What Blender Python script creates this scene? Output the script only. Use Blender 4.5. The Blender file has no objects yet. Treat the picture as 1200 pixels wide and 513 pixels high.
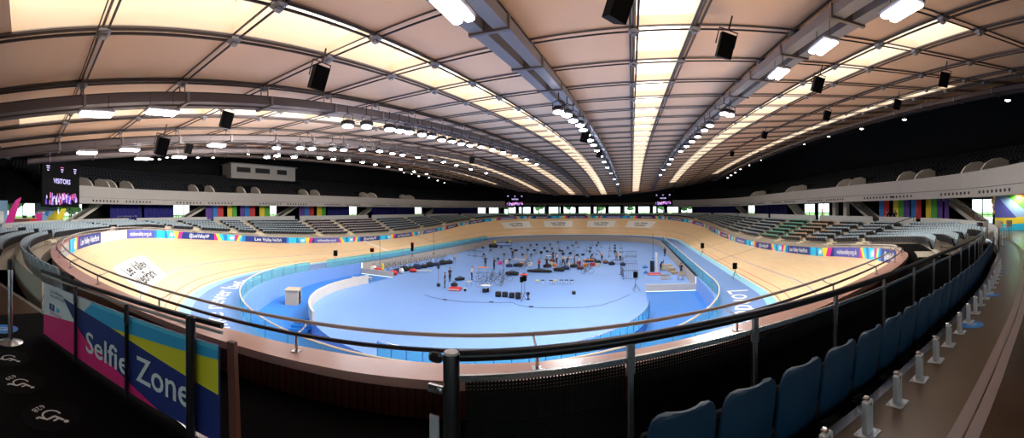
FLOOD_W = 2900.0
ROLL = -0.004
EXPO = 0.55
import bpy, bmesh, math, random
from math import sin, cos, tan, pi, radians, degrees, hypot, atan2, sqrt, asin
from mathutils import Vector, Matrix

random.seed(7)
SC = bpy.context.scene
COL = SC.collection
D2R = pi / 180.0

# ------------------------------------------------------------------ materials
MATS = {}

def mat(name, col, rough=0.6, metal=0.0, emit=None, estr=0.0, noise=None, spec=0.5, alpha=None, coord='Object'):
    """a principled material; noise = (scale, amount, stretch) mottles the base colour"""
    m = bpy.data.materials.new(name)
    m.use_nodes = True
    nt = m.node_tree
    b = nt.nodes['Principled BSDF']
    b.inputs['Base Color'].default_value = (*col, 1)
    b.inputs['Roughness'].default_value = rough
    b.inputs['Metallic'].default_value = metal
    b.inputs['Specular IOR Level'].default_value = spec
    if emit:
        b.inputs['Emission Color'].default_value = (*emit, 1)
        b.inputs['Emission Strength'].default_value = estr
    if noise:
        sc_, amt = noise[0], noise[1]
        tc = nt.nodes.new('ShaderNodeTexCoord')
        mp = nt.nodes.new('ShaderNodeMapping')
        if len(noise) > 2:
            mp.inputs['Scale'].default_value = noise[2]
        nz = nt.nodes.new('ShaderNodeTexNoise')
        nz.inputs['Scale'].default_value = sc_
        nz.inputs['Detail'].default_value = 4
        hs = nt.nodes.new('ShaderNodeMixRGB')
        hs.blend_type = 'MIX'
        hs.inputs[1].default_value = (*[c * (1 - amt) for c in col], 1)
        hs.inputs[2].default_value = (*[min(1, c * (1 + amt)) for c in col], 1)
        nt.links.new(tc.outputs[coord], mp.inputs['Vector'])
        nt.links.new(mp.outputs[0], nz.inputs['Vector'])
        nt.links.new(nz.outputs[0], hs.inputs[0])
        nt.links.new(hs.outputs[0], b.inputs['Base Color'])
    MATS[name] = m
    return m

def planks(name, c1, c2, across, along, rough=0.4, gap=0.0, gapcol=(0.1, 0.07, 0.05)):
    """boards running along U of the uv map: each board has its own tone; across = board width, along = board length"""
    m = bpy.data.materials.new(name)
    m.use_nodes = True
    nt = m.node_tree
    b = nt.nodes['Principled BSDF']
    b.inputs['Roughness'].default_value = rough
    uv = nt.nodes.new('ShaderNodeUVMap')
    uv.uv_map = 'uv'
    br = nt.nodes.new('ShaderNodeTexBrick')
    br.offset = 0.37
    br.inputs['Color1'].default_value = (*c1, 1)
    br.inputs['Color2'].default_value = (*c2, 1)
    br.inputs['Mortar'].default_value = (*gapcol, 1)
    br.inputs['Scale'].default_value = 1.0
    br.inputs['Mortar Size'].default_value = gap
    br.inputs['Brick Width'].default_value = along
    br.inputs['Row Height'].default_value = across
    nz = nt.nodes.new('ShaderNodeTexNoise')
    nz.inputs['Scale'].default_value = 1.0
    mp = nt.nodes.new('ShaderNodeMapping')
    mp.inputs['Scale'].default_value = (0.35, 3.0, 1)
    mx = nt.nodes.new('ShaderNodeMixRGB')
    mx.blend_type = 'MULTIPLY'
    mx.inputs[0].default_value = 0.22
    nt.links.new(uv.outputs[0], br.inputs['Vector'])
    nt.links.new(uv.outputs[0], mp.inputs['Vector'])
    nt.links.new(mp.outputs[0], nz.inputs['Vector'])
    nt.links.new(br.outputs[0], mx.inputs[1])
    nt.links.new(nz.outputs[0], mx.inputs[2])
    nt.links.new(mx.outputs[0], b.inputs['Base Color'])
    MATS[name] = m
    return m

def glassy(name, tint, clear=0.75, rough=0.05):
    m = bpy.data.materials.new(name)
    m.use_nodes = True
    nt = m.node_tree
    nt.nodes.remove(nt.nodes['Principled BSDF'])
    out = nt.nodes['Material Output']
    tr = nt.nodes.new('ShaderNodeBsdfTransparent')
    tr.inputs[0].default_value = (*tint, 1)
    gl = nt.nodes.new('ShaderNodeBsdfPrincipled')
    gl.inputs['Base Color'].default_value = (*tint, 1)
    gl.inputs['Roughness'].default_value = rough
    mx = nt.nodes.new('ShaderNodeMixShader')
    mx.inputs[0].default_value = clear
    nt.links.new(gl.outputs[0], mx.inputs[1])
    nt.links.new(tr.outputs[0], mx.inputs[2])
    nt.links.new(mx.outputs[0], out.inputs['Surface'])
    MATS[name] = m
    return m

def lamp_mat(name, col, strength):
    m = bpy.data.materials.new(name)
    m.use_nodes = True
    nt = m.node_tree
    nt.nodes.remove(nt.nodes['Principled BSDF'])
    e = nt.nodes.new('ShaderNodeEmission')
    e.inputs[0].default_value = (*col, 1)
    e.inputs[1].default_value = strength
    nt.links.new(e.outputs[0], nt.nodes['Material Output'].inputs['Surface'])
    MATS[name] = m
    return m

# ------------------------------------------------------------------ mesh builder
class MB:
    def __init__(self):
        self.v, self.f, self.m, self.uv = [], [], [], []

    def add(self, vs, fs, mi=0, uvs=None):
        b = len(self.v)
        self.v += [tuple(p) for p in vs]
        for k, f in enumerate(fs):
            self.f.append([b + i for i in f])
            self.m.append(mi if isinstance(mi, int) else mi[k])
            self.uv.append(uvs[k] if uvs else None)
        return self

    def box(self, c, s, yaw=0.0, mi=0, rot=None):
        hx, hy, hz = s[0] / 2, s[1] / 2, s[2] / 2
        R = rot if rot is not None else Matrix.Rotation(yaw, 3, 'Z')
        vs = []
        for z in (-hz, hz):
            for x, y in ((-hx, -hy), (hx, -hy), (hx, hy), (-hx, hy)):
                p = R @ Vector((x, y, z))
                vs.append((c[0] + p.x, c[1] + p.y, c[2] + p.z))
        return self.add(vs, [(3, 2, 1, 0), (4, 5, 6, 7), (0, 1, 5, 4), (1, 2, 6, 5), (2, 3, 7, 6), (3, 0, 4, 7)], mi)

    def rbox(self, c, s, bev=0.02, yaw=0.0, mi=0):
        """a box with chamfered vertical and horizontal edges"""
        hx, hy, hz = s[0] / 2, s[1] / 2, s[2] / 2
        b = min(bev, hx * .8, hy * .8, hz * .8)
        R = Matrix.Rotation(yaw, 3, 'Z')
        vs = []
        def ring(z, i):
            x, y = hx - i, hy - i
            for px, py in ((-x + b, -y), (x - b, -y), (x, -y + b), (x, y - b), (x - b, y), (-x + b, y), (-x, y - b), (-x, -y + b)):
                p = R @ Vector((px, py, z))
                vs.append((c[0] + p.x, c[1] + p.y, c[2] + p.z))
        ring(-hz, b); ring(-hz + b, 0); ring(hz - b, 0); ring(hz, b)
        fs = [tuple(range(7, -1, -1)), tuple(range(24, 32))]
        for k in range(3):
            for i in range(8):
                j = (i + 1) % 8
                fs.append((k * 8 + i, k * 8 + j, k * 8 + 8 + j, k * 8 + 8 + i))
        return self.add(vs, fs, mi)

    def tube(self, pts, r, n=8, mi=0, closed=False, caps=True):
        P = [Vector(p) for p in pts]
        rr = r if isinstance(r, (list, tuple)) else [r] * len(P)
        vs, fs = [], []
        k = len(P)
        prev = None
        for i, p in enumerate(P):
            a = P[(i - 1) % k] if (closed or i > 0) else p
            c = P[(i + 1) % k] if (closed or i < k - 1) else p
            t = (c - a)
            if t.length < 1e-9:
                t = Vector((0, 0, 1))
            t.normalize()
            if prev is None:
                ref = Vector((0, 0, 1)) if abs(t.z) < 0.9 else Vector((1, 0, 0))
            else:
                ref = prev
            u = ref - t * ref.dot(t)
            if u.length < 1e-6:
                u = Vector((1, 0, 0)) - t * t.x
            u.normalize()
            prev = u
            w = t.cross(u)
            for j in range(n):
                q = p + (u * cos(2 * pi * j / n) + w * sin(2 * pi * j / n)) * rr[i]
                vs.append(tuple(q))
        rng = k if closed else k - 1
        for i in range(rng):
            i2 = (i + 1) % k
            for j in range(n):
                j2 = (j + 1) % n
                fs.append((i * n + j, i * n + j2, i2 * n + j2, i2 * n + j))
        if caps and not closed:
            fs.append(tuple(range(n - 1, -1, -1)))
            fs.append(tuple((k - 1) * n + j for j in range(n)))
        return self.add(vs, fs, mi)

    def cyl(self, p0, p1, r0, r1=None, n=12, mi=0):
        return self.tube([p0, p1], [r0, r0 if r1 is None else r1], n, mi)

    def lathe(self, prof, n=16, c=(0, 0, 0), mi=0):
        vs, fs = [], []
        for r, z in prof:
            for j in range(n):
                a = 2 * pi * j / n
                vs.append((c[0] + r * cos(a), c[1] + r * sin(a), c[2] + z))
        for i in range(len(prof) - 1):
            for j in range(n):
                j2 = (j + 1) % n
                fs.append((i * n + j, i * n + j2, (i + 1) * n + j2, (i + 1) * n + j))
        fs.append(tuple(range(n - 1, -1, -1)))
        fs.append(tuple((len(prof) - 1) * n + j for j in range(n)))
        return self.add(vs, fs, mi)

    def prism(self, poly, to3, thick, mi=0):
        """poly: 2d outline; to3(x, y, d) maps it to 3d, d = 0 front, thick = back"""
        k = len(poly)
        vs = [to3(x, y, 0) for x, y in poly] + [to3(x, y, thick) for x, y in poly]
        fs = [tuple(range(k)), tuple(range(2 * k - 1, k - 1, -1))]
        for i in range(k):
            j = (i + 1) % k
            fs.append((i, k + i, k + j, j))
        return self.add(vs, fs, mi)

    def grid(self, rows, mi=0, uvf=None, flip=False):
        """rows: list of equally long lists of points"""
        n = len(rows[0])
        vs = [p for r in rows for p in r]
        fs, uvs = [], []
        for i in range(len(rows) - 1):
            for j in range(n - 1):
                q = (i * n + j, i * n + j + 1, (i + 1) * n + j + 1, (i + 1) * n + j)
                if flip:
                    q = q[::-1]
                fs.append(q)
                if uvf:
                    w = [uvf(i, j), uvf(i, j + 1), uvf(i + 1, j + 1), uvf(i + 1, j)]
                    uvs.append(w[::-1] if flip else w)
        return self.add(vs, fs, mi, uvs if uvf else None)

    def ball(self, c, r, n=8, m=6, mi=0, sq=(1, 1, 1)):
        prof = []
        vs, fs = [], []
        for i in range(1, m):
            a = pi * i / m
            for j in range(n):
                b = 2 * pi * j / n
                vs.append((c[0] + r * sq[0] * sin(a) * cos(b), c[1] + r * sq[1] * sin(a) * sin(b), c[2] - r * sq[2] * cos(a)))
        for i in range(m - 2):
            for j in range(n):
                j2 = (j + 1) % n
                fs.append((i * n + j, i * n + j2, (i + 1) * n + j2, (i + 1) * n + j))
        vs.append((c[0], c[1], c[2] - r * sq[2])); vs.append((c[0], c[1], c[2] + r * sq[2]))
        k = len(vs)
        for j in range(n):
            j2 = (j + 1) % n
            fs.append((j2, j, k - 2))
            fs.append(((m - 2) * n + j, (m - 2) * n + j2, k - 1))
        return self.add(vs, fs, mi)

    def mesh(self, name, mats, smooth=False):
        me = bpy.data.meshes.new(name)
        me.from_pydata(self.v, [], self.f)
        ms = mats if isinstance(mats, (list, tuple)) else [mats]
        for m in ms:
            me.materials.append(MATS[m] if isinstance(m, str) else m)
        me.polygons.foreach_set('material_index', self.m)
        if any(u for u in self.uv):
            lay = me.uv_layers.new(name='uv')
            k = 0
            for f, u in zip(self.f, self.uv):
                for i in range(len(f)):
                    lay.data[k].uv = u[i] if u else (0, 0)
                    k += 1
        if smooth:
            me.polygons.foreach_set('use_smooth', [True] * len(self.f))
            try:
                me.set_sharp_from_angle(angle=radians(40))
            except Exception:
                pass
        me.update()
        return me

    def obj(self, name, mats, parent=None, loc=None, rotz=0.0, smooth=False, **props):
        o = bpy.data.objects.new(name, self.mesh(name, mats, smooth))
        COL.objects.link(o)
        if parent is not None:
            o.parent = parent
        if loc is not None:
            o.location = loc
        o.rotation_euler = (0, 0, rotz)
        for k, v in props.items():
            o[k] = v
        return o


def empty(name, label, cat, loc=(0, 0, 0), rotz=0.0, group=None):
    o = bpy.data.objects.new(name, None)
    o.empty_display_size = 0.2
    COL.objects.link(o)
    o.location = loc
    o.rotation_euler = (0, 0, rotz)
    tag(o, label, cat, group)
    return o

def tag(o, label, cat, group=None):
    o['label'] = label
    o['category'] = cat
    if group:
        o['group'] = group
    return o

def struct(o):
    o['kind'] = 'structure'
    return o

KIDS = {}
def kids(o):
    return [c for c in o.children]

def dup(o, loc, rotz=0.0, label=None, group=None, scale=None):
    c = o.copy()
    COL.objects.link(c)
    c.location = loc
    c.rotation_euler = (0, 0, rotz)
    if scale:
        c.scale = scale
    if label:
        c['label'] = label
    if group:
        c['group'] = group
    for ch in list(o.children):
        d = ch.copy(); COL.objects.link(d); d.parent = c
        for g in list(ch.children):
            e = g.copy(); COL.objects.link(e); e.parent = d
    return c

# text as flat 2d geometry
_TXT = {}
def text2d(s, size=1.0, bold=0.0, align='CENTER'):
    key = (s, bold, align)
    if key not in _TXT:
        cu = bpy.data.curves.new('txt', 'FONT')
        cu.body = s
        cu.size = 1.0
        cu.align_x = align
        cu.align_y = 'CENTER'
        cu.offset = bold
        cu.resolution_u = 3
        o = bpy.data.objects.new('txt', cu)
        COL.objects.link(o)
        dg = bpy.context.evaluated_depsgraph_get()
        me = o.evaluated_get(dg).to_mesh()
        vs = [(v.co.x, v.co.y) for v in me.vertices]
        fs = [tuple(p.vertices) for p in me.polygons]
        o.evaluated_get(dg).to_mesh_clear()
        bpy.data.objects.remove(o)
        bpy.data.curves.remove(cu)
        _TXT[key] = (vs, fs)
    vs, fs = _TXT[key]
    return [(x * size, y * size) for x, y in vs], fs

def put_text(mb, s, size, to3, mi=0, bold=0.0, align='CENTER', sx=1.0):
    vs, fs = text2d(s, size, bold, align)
    mb.add([to3(x * sx, y) for x, y in vs], fs, mi)
    return mb

# ------------------------------------------------------------------ the place: a stadium plan
AX = -13.6                 # x of the long axis (the viewer stands at x = 0, y = 0)
CY1, CY2 = 32.5, 87.5      # centres of the two bends
ZI = -6.8                  # infield floor
ZS = -5.4                  # safety zone and foot of the track
EYE = 1.6
R_RIM = 31.45

def st(t, r):
    """t in [0,4): near bend, east straight, far bend, west straight; r = distance from the spine"""
    t = t % 4
    if t < 1:
        a = (-90 + 180 * t) * D2R
        return (AX + r * sin(a), CY1 - r * cos(a))
    if t < 2:
        return (AX + r, CY1 + (CY2 - CY1) * (t - 1))
    if t < 3:
        a = (90 + 180 * (t - 2)) * D2R
        return (AX + r * sin(a), CY2 - r * cos(a))
    return (AX - r, CY2 - (CY2 - CY1) * (t - 3))

def st_n(t):
    """outward normal"""
    a = st(t, 1.0); b = st(t, 0.0)
    return (a[0] - b[0], a[1] - b[1])

def st_len(t0, t1, r):
    """arc length"""
    s, k = 0.0, max(4, int(abs(t1 - t0) * 60))
    p = st(t0, r)
    for i in range(1, k + 1):
        q = st(t0 + (t1 - t0) * i / k, r)
        s += hypot(q[0] - p[0], q[1] - p[1]); p = q
    return s

def interp(x, tab):
    if x <= tab[0][0]:
        return tab[0][1]
    for (a, va), (b, vb) in zip(tab, tab[1:]):
        if x <= b:
            return va + (vb - va) * (x - a) / (b - a)
    return tab[-1][1]

def theta(t):
    """degrees off the apex of the near or far bend; > 90 along the straights (metres past the bend added)"""
    t = t % 4
    if t < 1:
        return abs(-90 + 180 * t)
    if 2 <= t < 3:
        return abs(-90 + 180 * (t - 2))
    f = (t - 1) if t < 2 else (t - 3)
    return 90 + min(f, 1 - f) * (CY2 - CY1)

RIMTAB = [(0, 0.0), (40, 0.0), (50, -.22), (60, -.65), (70, -1.1), (80, -1.55), (90, -2.05), (96, -2.45), (104, -2.85), (112, -3.05), (130, -3.1)]
def z_rim(t):
    th = theta(t)
    s = 0
    for d in (-6, -3, 0, 3, 6):
        s += interp(abs(th + d), RIMTAB)
    return s / 5

RCTAB_E = [(0, 33.05), (18, 33.05), (23, 33.5), (30, 33.7), (34, 33.9), (41, 34.35), (49, 35.3), (62, 36.9), (75, 38.2), (200, 38.2)]
RCTAB_W = [(-20, 33.05), (-13, 33.05), (-4, 33.9), (10, 35.4), (30, 37.0), (45, 38.2), (200, 38.2)]
def r_con(t):
    """edge of the concourse"""
    t = t % 4
    th = theta(t)
    if t < 1:
        if t > 0.5:
            return interp(th, RCTAB_E) if th > 12 else interp(-th, RCTAB_W)
        return interp(th, RCTAB_W)
    if 2 <= t < 3:
        return interp(th, [(0, 36.0), (50, 36.6), (75, 38.2), (200, 38.2)])
    return 38.2

def ts(t0, t1, step=1.0, r=34.0):
    n = max(1, int(st_len(t0, t1, r) / step))
    return [t0 + (t1 - t0) * i / n for i in range(n + 1)]

ALL_T = ts(0, 1, 1.0) + ts(1, 2, 2.5)[1:] + ts(2, 3, 1.6)[1:] + ts(3, 4, 2.0)[1:]

def ring(mb, prof, tlist, mi=0, uvw=False, flip=False):
    """prof(t) -> list of (r, z); sweeps it along the stations"""
    rows = []
    s = 0.0
    S = []
    last = None
    for t in tlist:
        pr = prof(t)
        rows.append([(*st(t, r), z) for r, z in pr])
        q = st(t, 31.0)
        if last is not None:
            s += hypot(q[0] - last[0], q[1] - last[1])
        last = q
        S.append(s)
    if uvw:
        acc = []
        for r in rows:
            a = [0.0]
            for p, q in zip(r, r[1:]):
                a.append(a[-1] + (Vector(q) - Vector(p)).length)
            acc.append(a)
        mb.grid(rows, mi, lambda i, j: (S[i], acc[i][j]), flip)
    else:
        mb.grid(rows, mi, None, flip)
    return mb

def gp(x, y, z=ZI):
    """ground point under the line of sight of the photograph's point (x, y), on the level z"""
    h = 247 - .004 * (x - 600)
    az = (x - 740.5) / 451.0
    d = (EYE - z) * 451.0 / (y - h)
    return (d * sin(az), d * cos(az), z)

def depth_at(x, d, z=0.0):
    az = (x - 740.5) / 451.0
    return (d * sin(az), d * cos(az), z)

def t_of(x, y):
    """station of a plan point"""
    if y < CY1:
        return (degrees(atan2(x - AX, CY1 - y)) + 90) / 180
    if y > CY2:
        return 2 + degrees(atan2(y - CY2, x - AX)) / 180
    return 1 + (y - CY1) / (CY2 - CY1) if x > AX else 3 + (CY2 - y) / (CY2 - CY1)
def ray_t(px, r):
    """station where the photograph's column px meets the ring of radius r"""
    az = (px - 740.5) / 451.0
    d = 20.0
    while d < 200:
        x, y = d * sin(az), d * cos(az)
        yc = min(max(y, CY1), CY2)
        if hypot(x - AX, y - yc) >= r:
            break
        d += .05
    return t_of(x, y) % 4

ORD = ['first', 'second', 'third', 'fourth', 'fifth', 'sixth', 'seventh', 'eighth', 'ninth', 'tenth', 'eleventh', 'twelfth', 'thirteenth', 'fourteenth', 'fifteenth', 'sixteenth', 'seventeenth', 'eighteenth', 'nineteenth', 'twentieth']
# ------------------------------------------------------------------ colours of the place
mat('infield_blue', (.175, .335, .72), .55, noise=(.25, .05))
mat('zone_blue', (.15, .285, .60), .45, noise=(.4, .06))
mat('zone_light_blue', (.30, .66, .86), .45)
mat('ramp_blue', (.03, .19, .60), .4, noise=(.3, .08))
planks('track_wood', (.93, .68, .40), (.87, .61, .34), .085, 5.0, .38)
planks('slat_wood', (.20, .05, .025), (.13, .032, .016), .085, 50, .45, .006, (.02, .008, .006))
mat('track_black', (.02, .02, .02), .5)
mat('track_red', (.55, .06, .05), .5)
mat('track_bluel', (.06, .15, .55), .5)
mat('cap_pink', (.76, .43, .34), .27, noise=(1.5, .08))
mat('white', (.86, .86, .84), .5)
mat('white_paint', (.88, .88, .88), .5)
mat('concrete', (.44, .37, .29), .75, noise=(1.2, .12))
mat('concrete_pale', (.60, .55, .49), .7, noise=(.8, .08))
mat('fascia_grey', (.36, .335, .315), .6, noise=(.3, .06))
mat('wall_stone', (.45, .40, .36), .8, noise=(5.0, .35))
mat('step_beige', (.66, .58, .42), .75, noise=(1, .1))
mat('terrace_grey', (.46, .41, .33), .8, noise=(.8, .15))
mat('floor_brown', (.055, .028, .014), .25, noise=(1.6, .35), spec=.4)
mat('floor_tan', (.12, .082, .05), .3, noise=(2.2, .2))
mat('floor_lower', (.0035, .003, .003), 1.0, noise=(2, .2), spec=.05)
mat('floor_black', (.004, .0035, .0035), .9, spec=.08)
mat('strip_mauve', (.27, .20, .19), .45, noise=(6, .08))
mat('black', (.006, .006, .007), .5)
mat('marker_black', (.005, .005, .006), .8, spec=.08)
mat('black_wall', (.0035, .0035, .004), .9)
mat('soffit_brown', (.10, .055, .025), .6)
mat('navy_drape', (.012, .010, .16), .8, noise=(1.5, .25, (6, 6, .4)))
mat('metal_grey', (.30, .29, .31), .35, .7)
mat('steel', (.62, .62, .63), .25, .9)
mat('galv', (.62, .64, .67), .45, .35, noise=(9, .12))
mat('rail_dark', (.045, .042, .05), .3, .6)
mat('rail_grey', (.55, .50, .48), .4, .1)
mat('cable_dark', (.05, .033, .03), .5, .4)
mat('cable_grey', (.22, .19, .19), .45, .5)
mat('gantry_grey', (.26, .25, .27), .45, .4)
mat('gantry_dark', (.11, .085, .085), .45, .3)
mat('ceiling_tan', (.90, .59, .38), .7, noise=(.25, .03))
mat('ceiling_joint', (.55, .42, .33), .7)
mat('ceiling_black', (.010, .008, .007), .8)
mat('well_cream', (.86, .72, .57), .6)
mat('glass_frame', (.06, .06, .065), .5)
mat('seat_blue', (.27, .345, .39), .55)
mat('seat_mauve', (.36, .31, .33), .55)
mat('seat_green', (.12, .36, .25), .55)
mat('seat_tan', (.42, .28, .18), .55)
mat('seat_dark', (.02, .022, .026), .5)
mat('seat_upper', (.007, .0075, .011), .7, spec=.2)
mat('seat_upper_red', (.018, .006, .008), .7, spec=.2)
mat('panel_grey', (.40, .40, .39), .5)
mat('fg_seat', (.006, .046, .105), .42, noise=(3, .12))
mat('fg_seat_dark', (.012, .014, .018), .5)
mat('mesh_black', (.004, .004, .004), .9, spec=.05)
mat('speaker_black', (.004, .004, .0045), .7, spec=.12)
mat('cyan', (.02, .58, .88), .5)
mat('mid_blue', (.02, .22, .60), .5)
mat('navy', (.012, .035, .22), .5)
mat('indigo', (.09, .10, .42), .5)
mat('magenta', (.72, .02, .28), .5)
mat('yellow', (.92, .72, .04), .5)
mat('red', (.65, .03, .03), .5)
mat('green', (.10, .48, .05), .5)
mat('blue', (.02, .22, .66), .5)
mat('purple', (.12, .05, .35), .5)
mat('orange', (.85, .25, .04), .5)
mat('lawn', (.20, .38, .08), .9, noise=(.5, .2))
mat('tree_leaf', (.12, .30, .07), .9, noise=(1.0, .4))
mat('trunk', (.12, .08, .05), .9)
mat('paving', (.6, .6, .58), .8)
lamp_mat('skylight', (1.0, .90, .77), 2.5)
lamp_mat('flood_lens', (.86, .90, 1.0), 60)
lamp_mat('tube_lens', (.93, .92, 1.0), 26)
lamp_mat('down_lens', (1.0, .95, .88), 14)
glassy('glass_clear', (.95, 1.0, .97), .88)
glassy('glass_aqua', (.50, .84, .88), .82, .08)

# ------------------------------------------------------------------ infield, zone, track
def ring_poly(r, z, t0=0, t1=4, step=1.5):
    return [(*st(t, r), z) for t in ts(t0, t1, step)]

# floor of the infield: stadium outline, cut back to a round apron at the near bend
RW = 20.3           # infield wall
RA = 15.0           # round apron at the near end
pts = []
for t in ts(0, 1, 1.0, RA):
    pts.append((*st(t, RA), ZI))
pts.append((AX + RA, CY1 + 7.5, ZI))
pts.append((AX + RW, CY1 + 7.5, ZI))
for t in ts(1.14, 3.86, 1.2, RW):
    pts.append((*st(t, RW), ZI))
pts.append((AX - RW, CY1 + 7.5, ZI)); pts.append((AX - RA, CY1 + 7.5, ZI))
mb = MB(); mb.add(pts, [tuple(range(len(pts)))])
fl = struct(mb.obj('floor_infield', 'infield_blue'))

# trench with the athletes' ramps around the near end of the infield: falls from left to right
def ramp_z(t):
    return ZI - 0.25 - 2.3 * max(0, min(1, (0.62 - abs(t - .5)) / .45)) * .55
TR = [(-7.5, 'w')] 
rows = []
S0 = [(-1, k) for k in (7.5, 5, 2.5)] 
def trench_st(r):
    out = [(AX - r, CY1 + 7.5)]
    out += [st(t, r) for t in ts(0, 1, 1.0, RW)]
    out += [(AX + r, CY1 + 7.5)]
    return out
a_in, a_out = trench_st(RA), trench_st(RW)
nT = len(a_in)
def tz(i):
    f = i / (nT - 1)
    # the floor is highest (level with the infield) at both ends
    return ZI - 0.05 - 1.5 * max(0, sin(pi * f)) 
mb = MB()
mb.grid([[(*a_in[i], tz(i)), (*a_out[i], tz(i))] for i in range(nT)])
struct(mb.obj('floor_ramp', 'ramp_blue'))
mb = MB()
mb.grid([[(*a_out[i], tz(i)), (*a_out[i], ZS)] for i in range(nT)])
mat('ramp_wall', (.17, .32, .68), .5)
struct(mb.obj('wall_ramp', 'ramp_wall'))
mb = MB()
mb.grid([[(*a_in[i], tz(i)), (*a_in[i], ZI)] for i in range(nT)])
struct(mb.obj('wall_apron', 'zone_blue'))
# solid beige parapet on the left of the apron, low blue glazed parapet on the rest of it
def band(mb, stations, z0, z1, th, mi=0):
    """a wall of thickness th along stations [(x, y, nx, ny)]"""
    rows = []
    for x, y, nx, ny in stations:
        rows.append([(x, y, z0), (x, y, z1), (x + nx * th, y + ny * th, z1), (x + nx * th, y + ny * th, z0)])
    mb.grid(rows)
    for r in (rows[0], rows[-1]):
        mb.add(r, [(0, 1, 2, 3)])
    return mb
def stations(t0, t1, r, step=.8):
    return [(*st(t, r), *st_n(t)) for t in ts(t0, t1, step, r)]
mb = band(MB(), [(AX - RA, CY1 + 2.5 - k, -1, 0) for k in range(2)] + stations(.02, .33, RA), ZI, ZI + .95, .18)
struct(mb.obj('wall_parapet', 'concrete_pale'))
# concrete lobby and blue steps in the trench
q = empty('lobby_box', 'small beige concrete lobby with a dark doorway in the blue trench', 'lobby', (-29.8, 24.6, ZI - .9), 2.2)
mb = MB(); mb.box((0, 0, .75), (1.5, 1.3, 1.5)); mb.box((0, 0, 1.54), (1.65, 1.45, .10)); mb.obj('body', 'concrete', q)
mb = MB(); mb.box((0, -.67, .68), (.65, .06, 1.3)); mb.obj('doorway', 'black', q)
mb = MB()
for k in range(6):
    mb.box((-23.4 - .02 * k, 19.2 + .34 * k, ZI - 1.5 + .22 * k), (1.7, .36, .24), .5)
struct(mb.obj('floor_steps', 'mid_blue'))
mb = band(MB(), stations(.50, .985, RA + .04), ZI + .05, ZI + .9, .03)
pr = empty('glass_parapet', 'curved low blue-tinted glass parapet edging the blue ramp at the right of the infield', 'parapet', (0, 0, 0))
mb.obj('pane', 'glass_aqua', pr)
for t in ts(.50, .985, .95, RA):
    mb = MB(); mb.box((*st(t, RA + .06), ZI + .48), (.05, .05, .96)); mb.obj('post', 'zone_blue', pr)
mb = MB(); mb.tube([(*st(t, RA + .05), ZI + .95) for t in ts(.50, .985, .8, RA)], .03, 6)
mb.obj('top_rail', 'steel', pr)

# infield wall (stone look) along the rest of the infield
mb = MB()
def wallprof(t):
    return [(RW, ZI), (RW, ZS), (RW + .25, ZS)]
ring(mb, wallprof, ts(1.14, 3.86, 1.2, RW))
struct(mb.obj('wall_infield', 'wall_stone'))
for i, sx in enumerate((-1, 1)):
    mb = MB(); mb.box((AX + sx * (RA + RW) / 2, CY1 + 7.5, (ZI + ZS) / 2 - .35), (RW - RA, .15, .7))
    struct(mb.obj('wall_landing', 'concrete_pale'))

# safety zone: violet blue with a light-blue band next to the boards
mb = MB()
ring(mb, lambda t: [(RW, ZS), (24.05, ZS), (24.95, ZS + .015)], ALL_T)
for k in range(len(mb.f)):
    mb.m[k] = k % 2
struct(mb.obj('floor_safety_zone', ['zone_blue', 'zone_light_blue']))
# the brighter blue band of the far zone
mb = MB(); ring(mb, lambda t: [(20.6, ZS + .012), (23.2, ZS + .012)], ts(1.95, 3.05, 1.2, 22))
struct(mb.obj('floor_zone_band', 'ramp_blue'))

# wooden track
def track_prof(t):
    zt = z_rim(t) - .78
    return [(24.95 + (31.2 - 24.95) * k / 4, ZS + .02 + (zt - ZS - .02) * (k / 4)) for k in range(5)]
mb = MB(); ring(mb, track_prof, ALL_T, 0, True)
struct(mb.obj('floor_track', 'track_wood', smooth=True))
def on_track(t, f, lift=.006):
    zt = z_rim(t) - .78
    r = 24.95 + (31.2 - 24.95) * f
    z = ZS + .02 + (zt - ZS - .02) * f
    s = hypot(31.2 - 24.95, zt - ZS)
    n = st_n(t)
    ux, uz = -(zt - ZS) / s, (31.2 - 24.95) / s
    x, y = st(t, r)
    return (x + n[0] * ux * lift, y + n[1] * ux * lift, z + uz * lift)
for nm, f0, f1, m in (('trim_1', .028, .036, 'track_black'), ('trim_2', .125, .133, 'track_red'), ('trim_3', .36, .368, 'track_bluel')):
    mb = MB(); mb.grid([[on_track(t, f0), on_track(t, f1)] for t in ALL_T])
    struct(mb.obj(nm, m))
# start and pursuit lines across the boards
for nm, t in (('trim_4', 3.62), ('trim_5', 3.30), ('trim_6', 1.35), ('trim_7', 1.62)):
    w = .004 if nm == 'trim_4' else .0015
    mb = MB(); mb.grid([[on_track(t - w, f / 12, .008), on_track(t + w, f / 12, .008)] for f in range(13)])
    struct(mb.obj(nm, 'white_paint' if nm == 'trim_4' else 'track_black'))

# rim: cap, back wall of brown slats
CAP_T = ALL_T
mb = MB(); ring(mb, lambda t: [(31.2, z_rim(t) - .1), (31.2, z_rim(t)), (31.62, z_rim(t)), (31.62, z_rim(t) - .09), (31.56, z_rim(t) - .09)], CAP_T)
struct(mb.obj('trim_8', 'cap_pink'))
mb = MB()
rows, uvs, s, last = [], [], 0, None
for t in CAP_T:
    q = st(t, 31.56)
    if last: s += hypot(q[0] - last[0], q[1] - last[1])
    last = q
    rows.append([(*q, -4.2), (*q, z_rim(t) - .09)]); uvs.append(s)
# boards stand upright: the uv runs up the wall
mb.grid(rows, 0, lambda i, j: (rows[i][j][2], uvs[i]))
struct(mb.obj('wall_rim', 'slat_wood'))
mb = MB(); ring(mb, lambda t: [(31.2, z_rim(t) - .80), (31.2, z_rim(t) - .1)], CAP_T)
struct(mb.obj('trim_9', 'panel_grey'))

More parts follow.
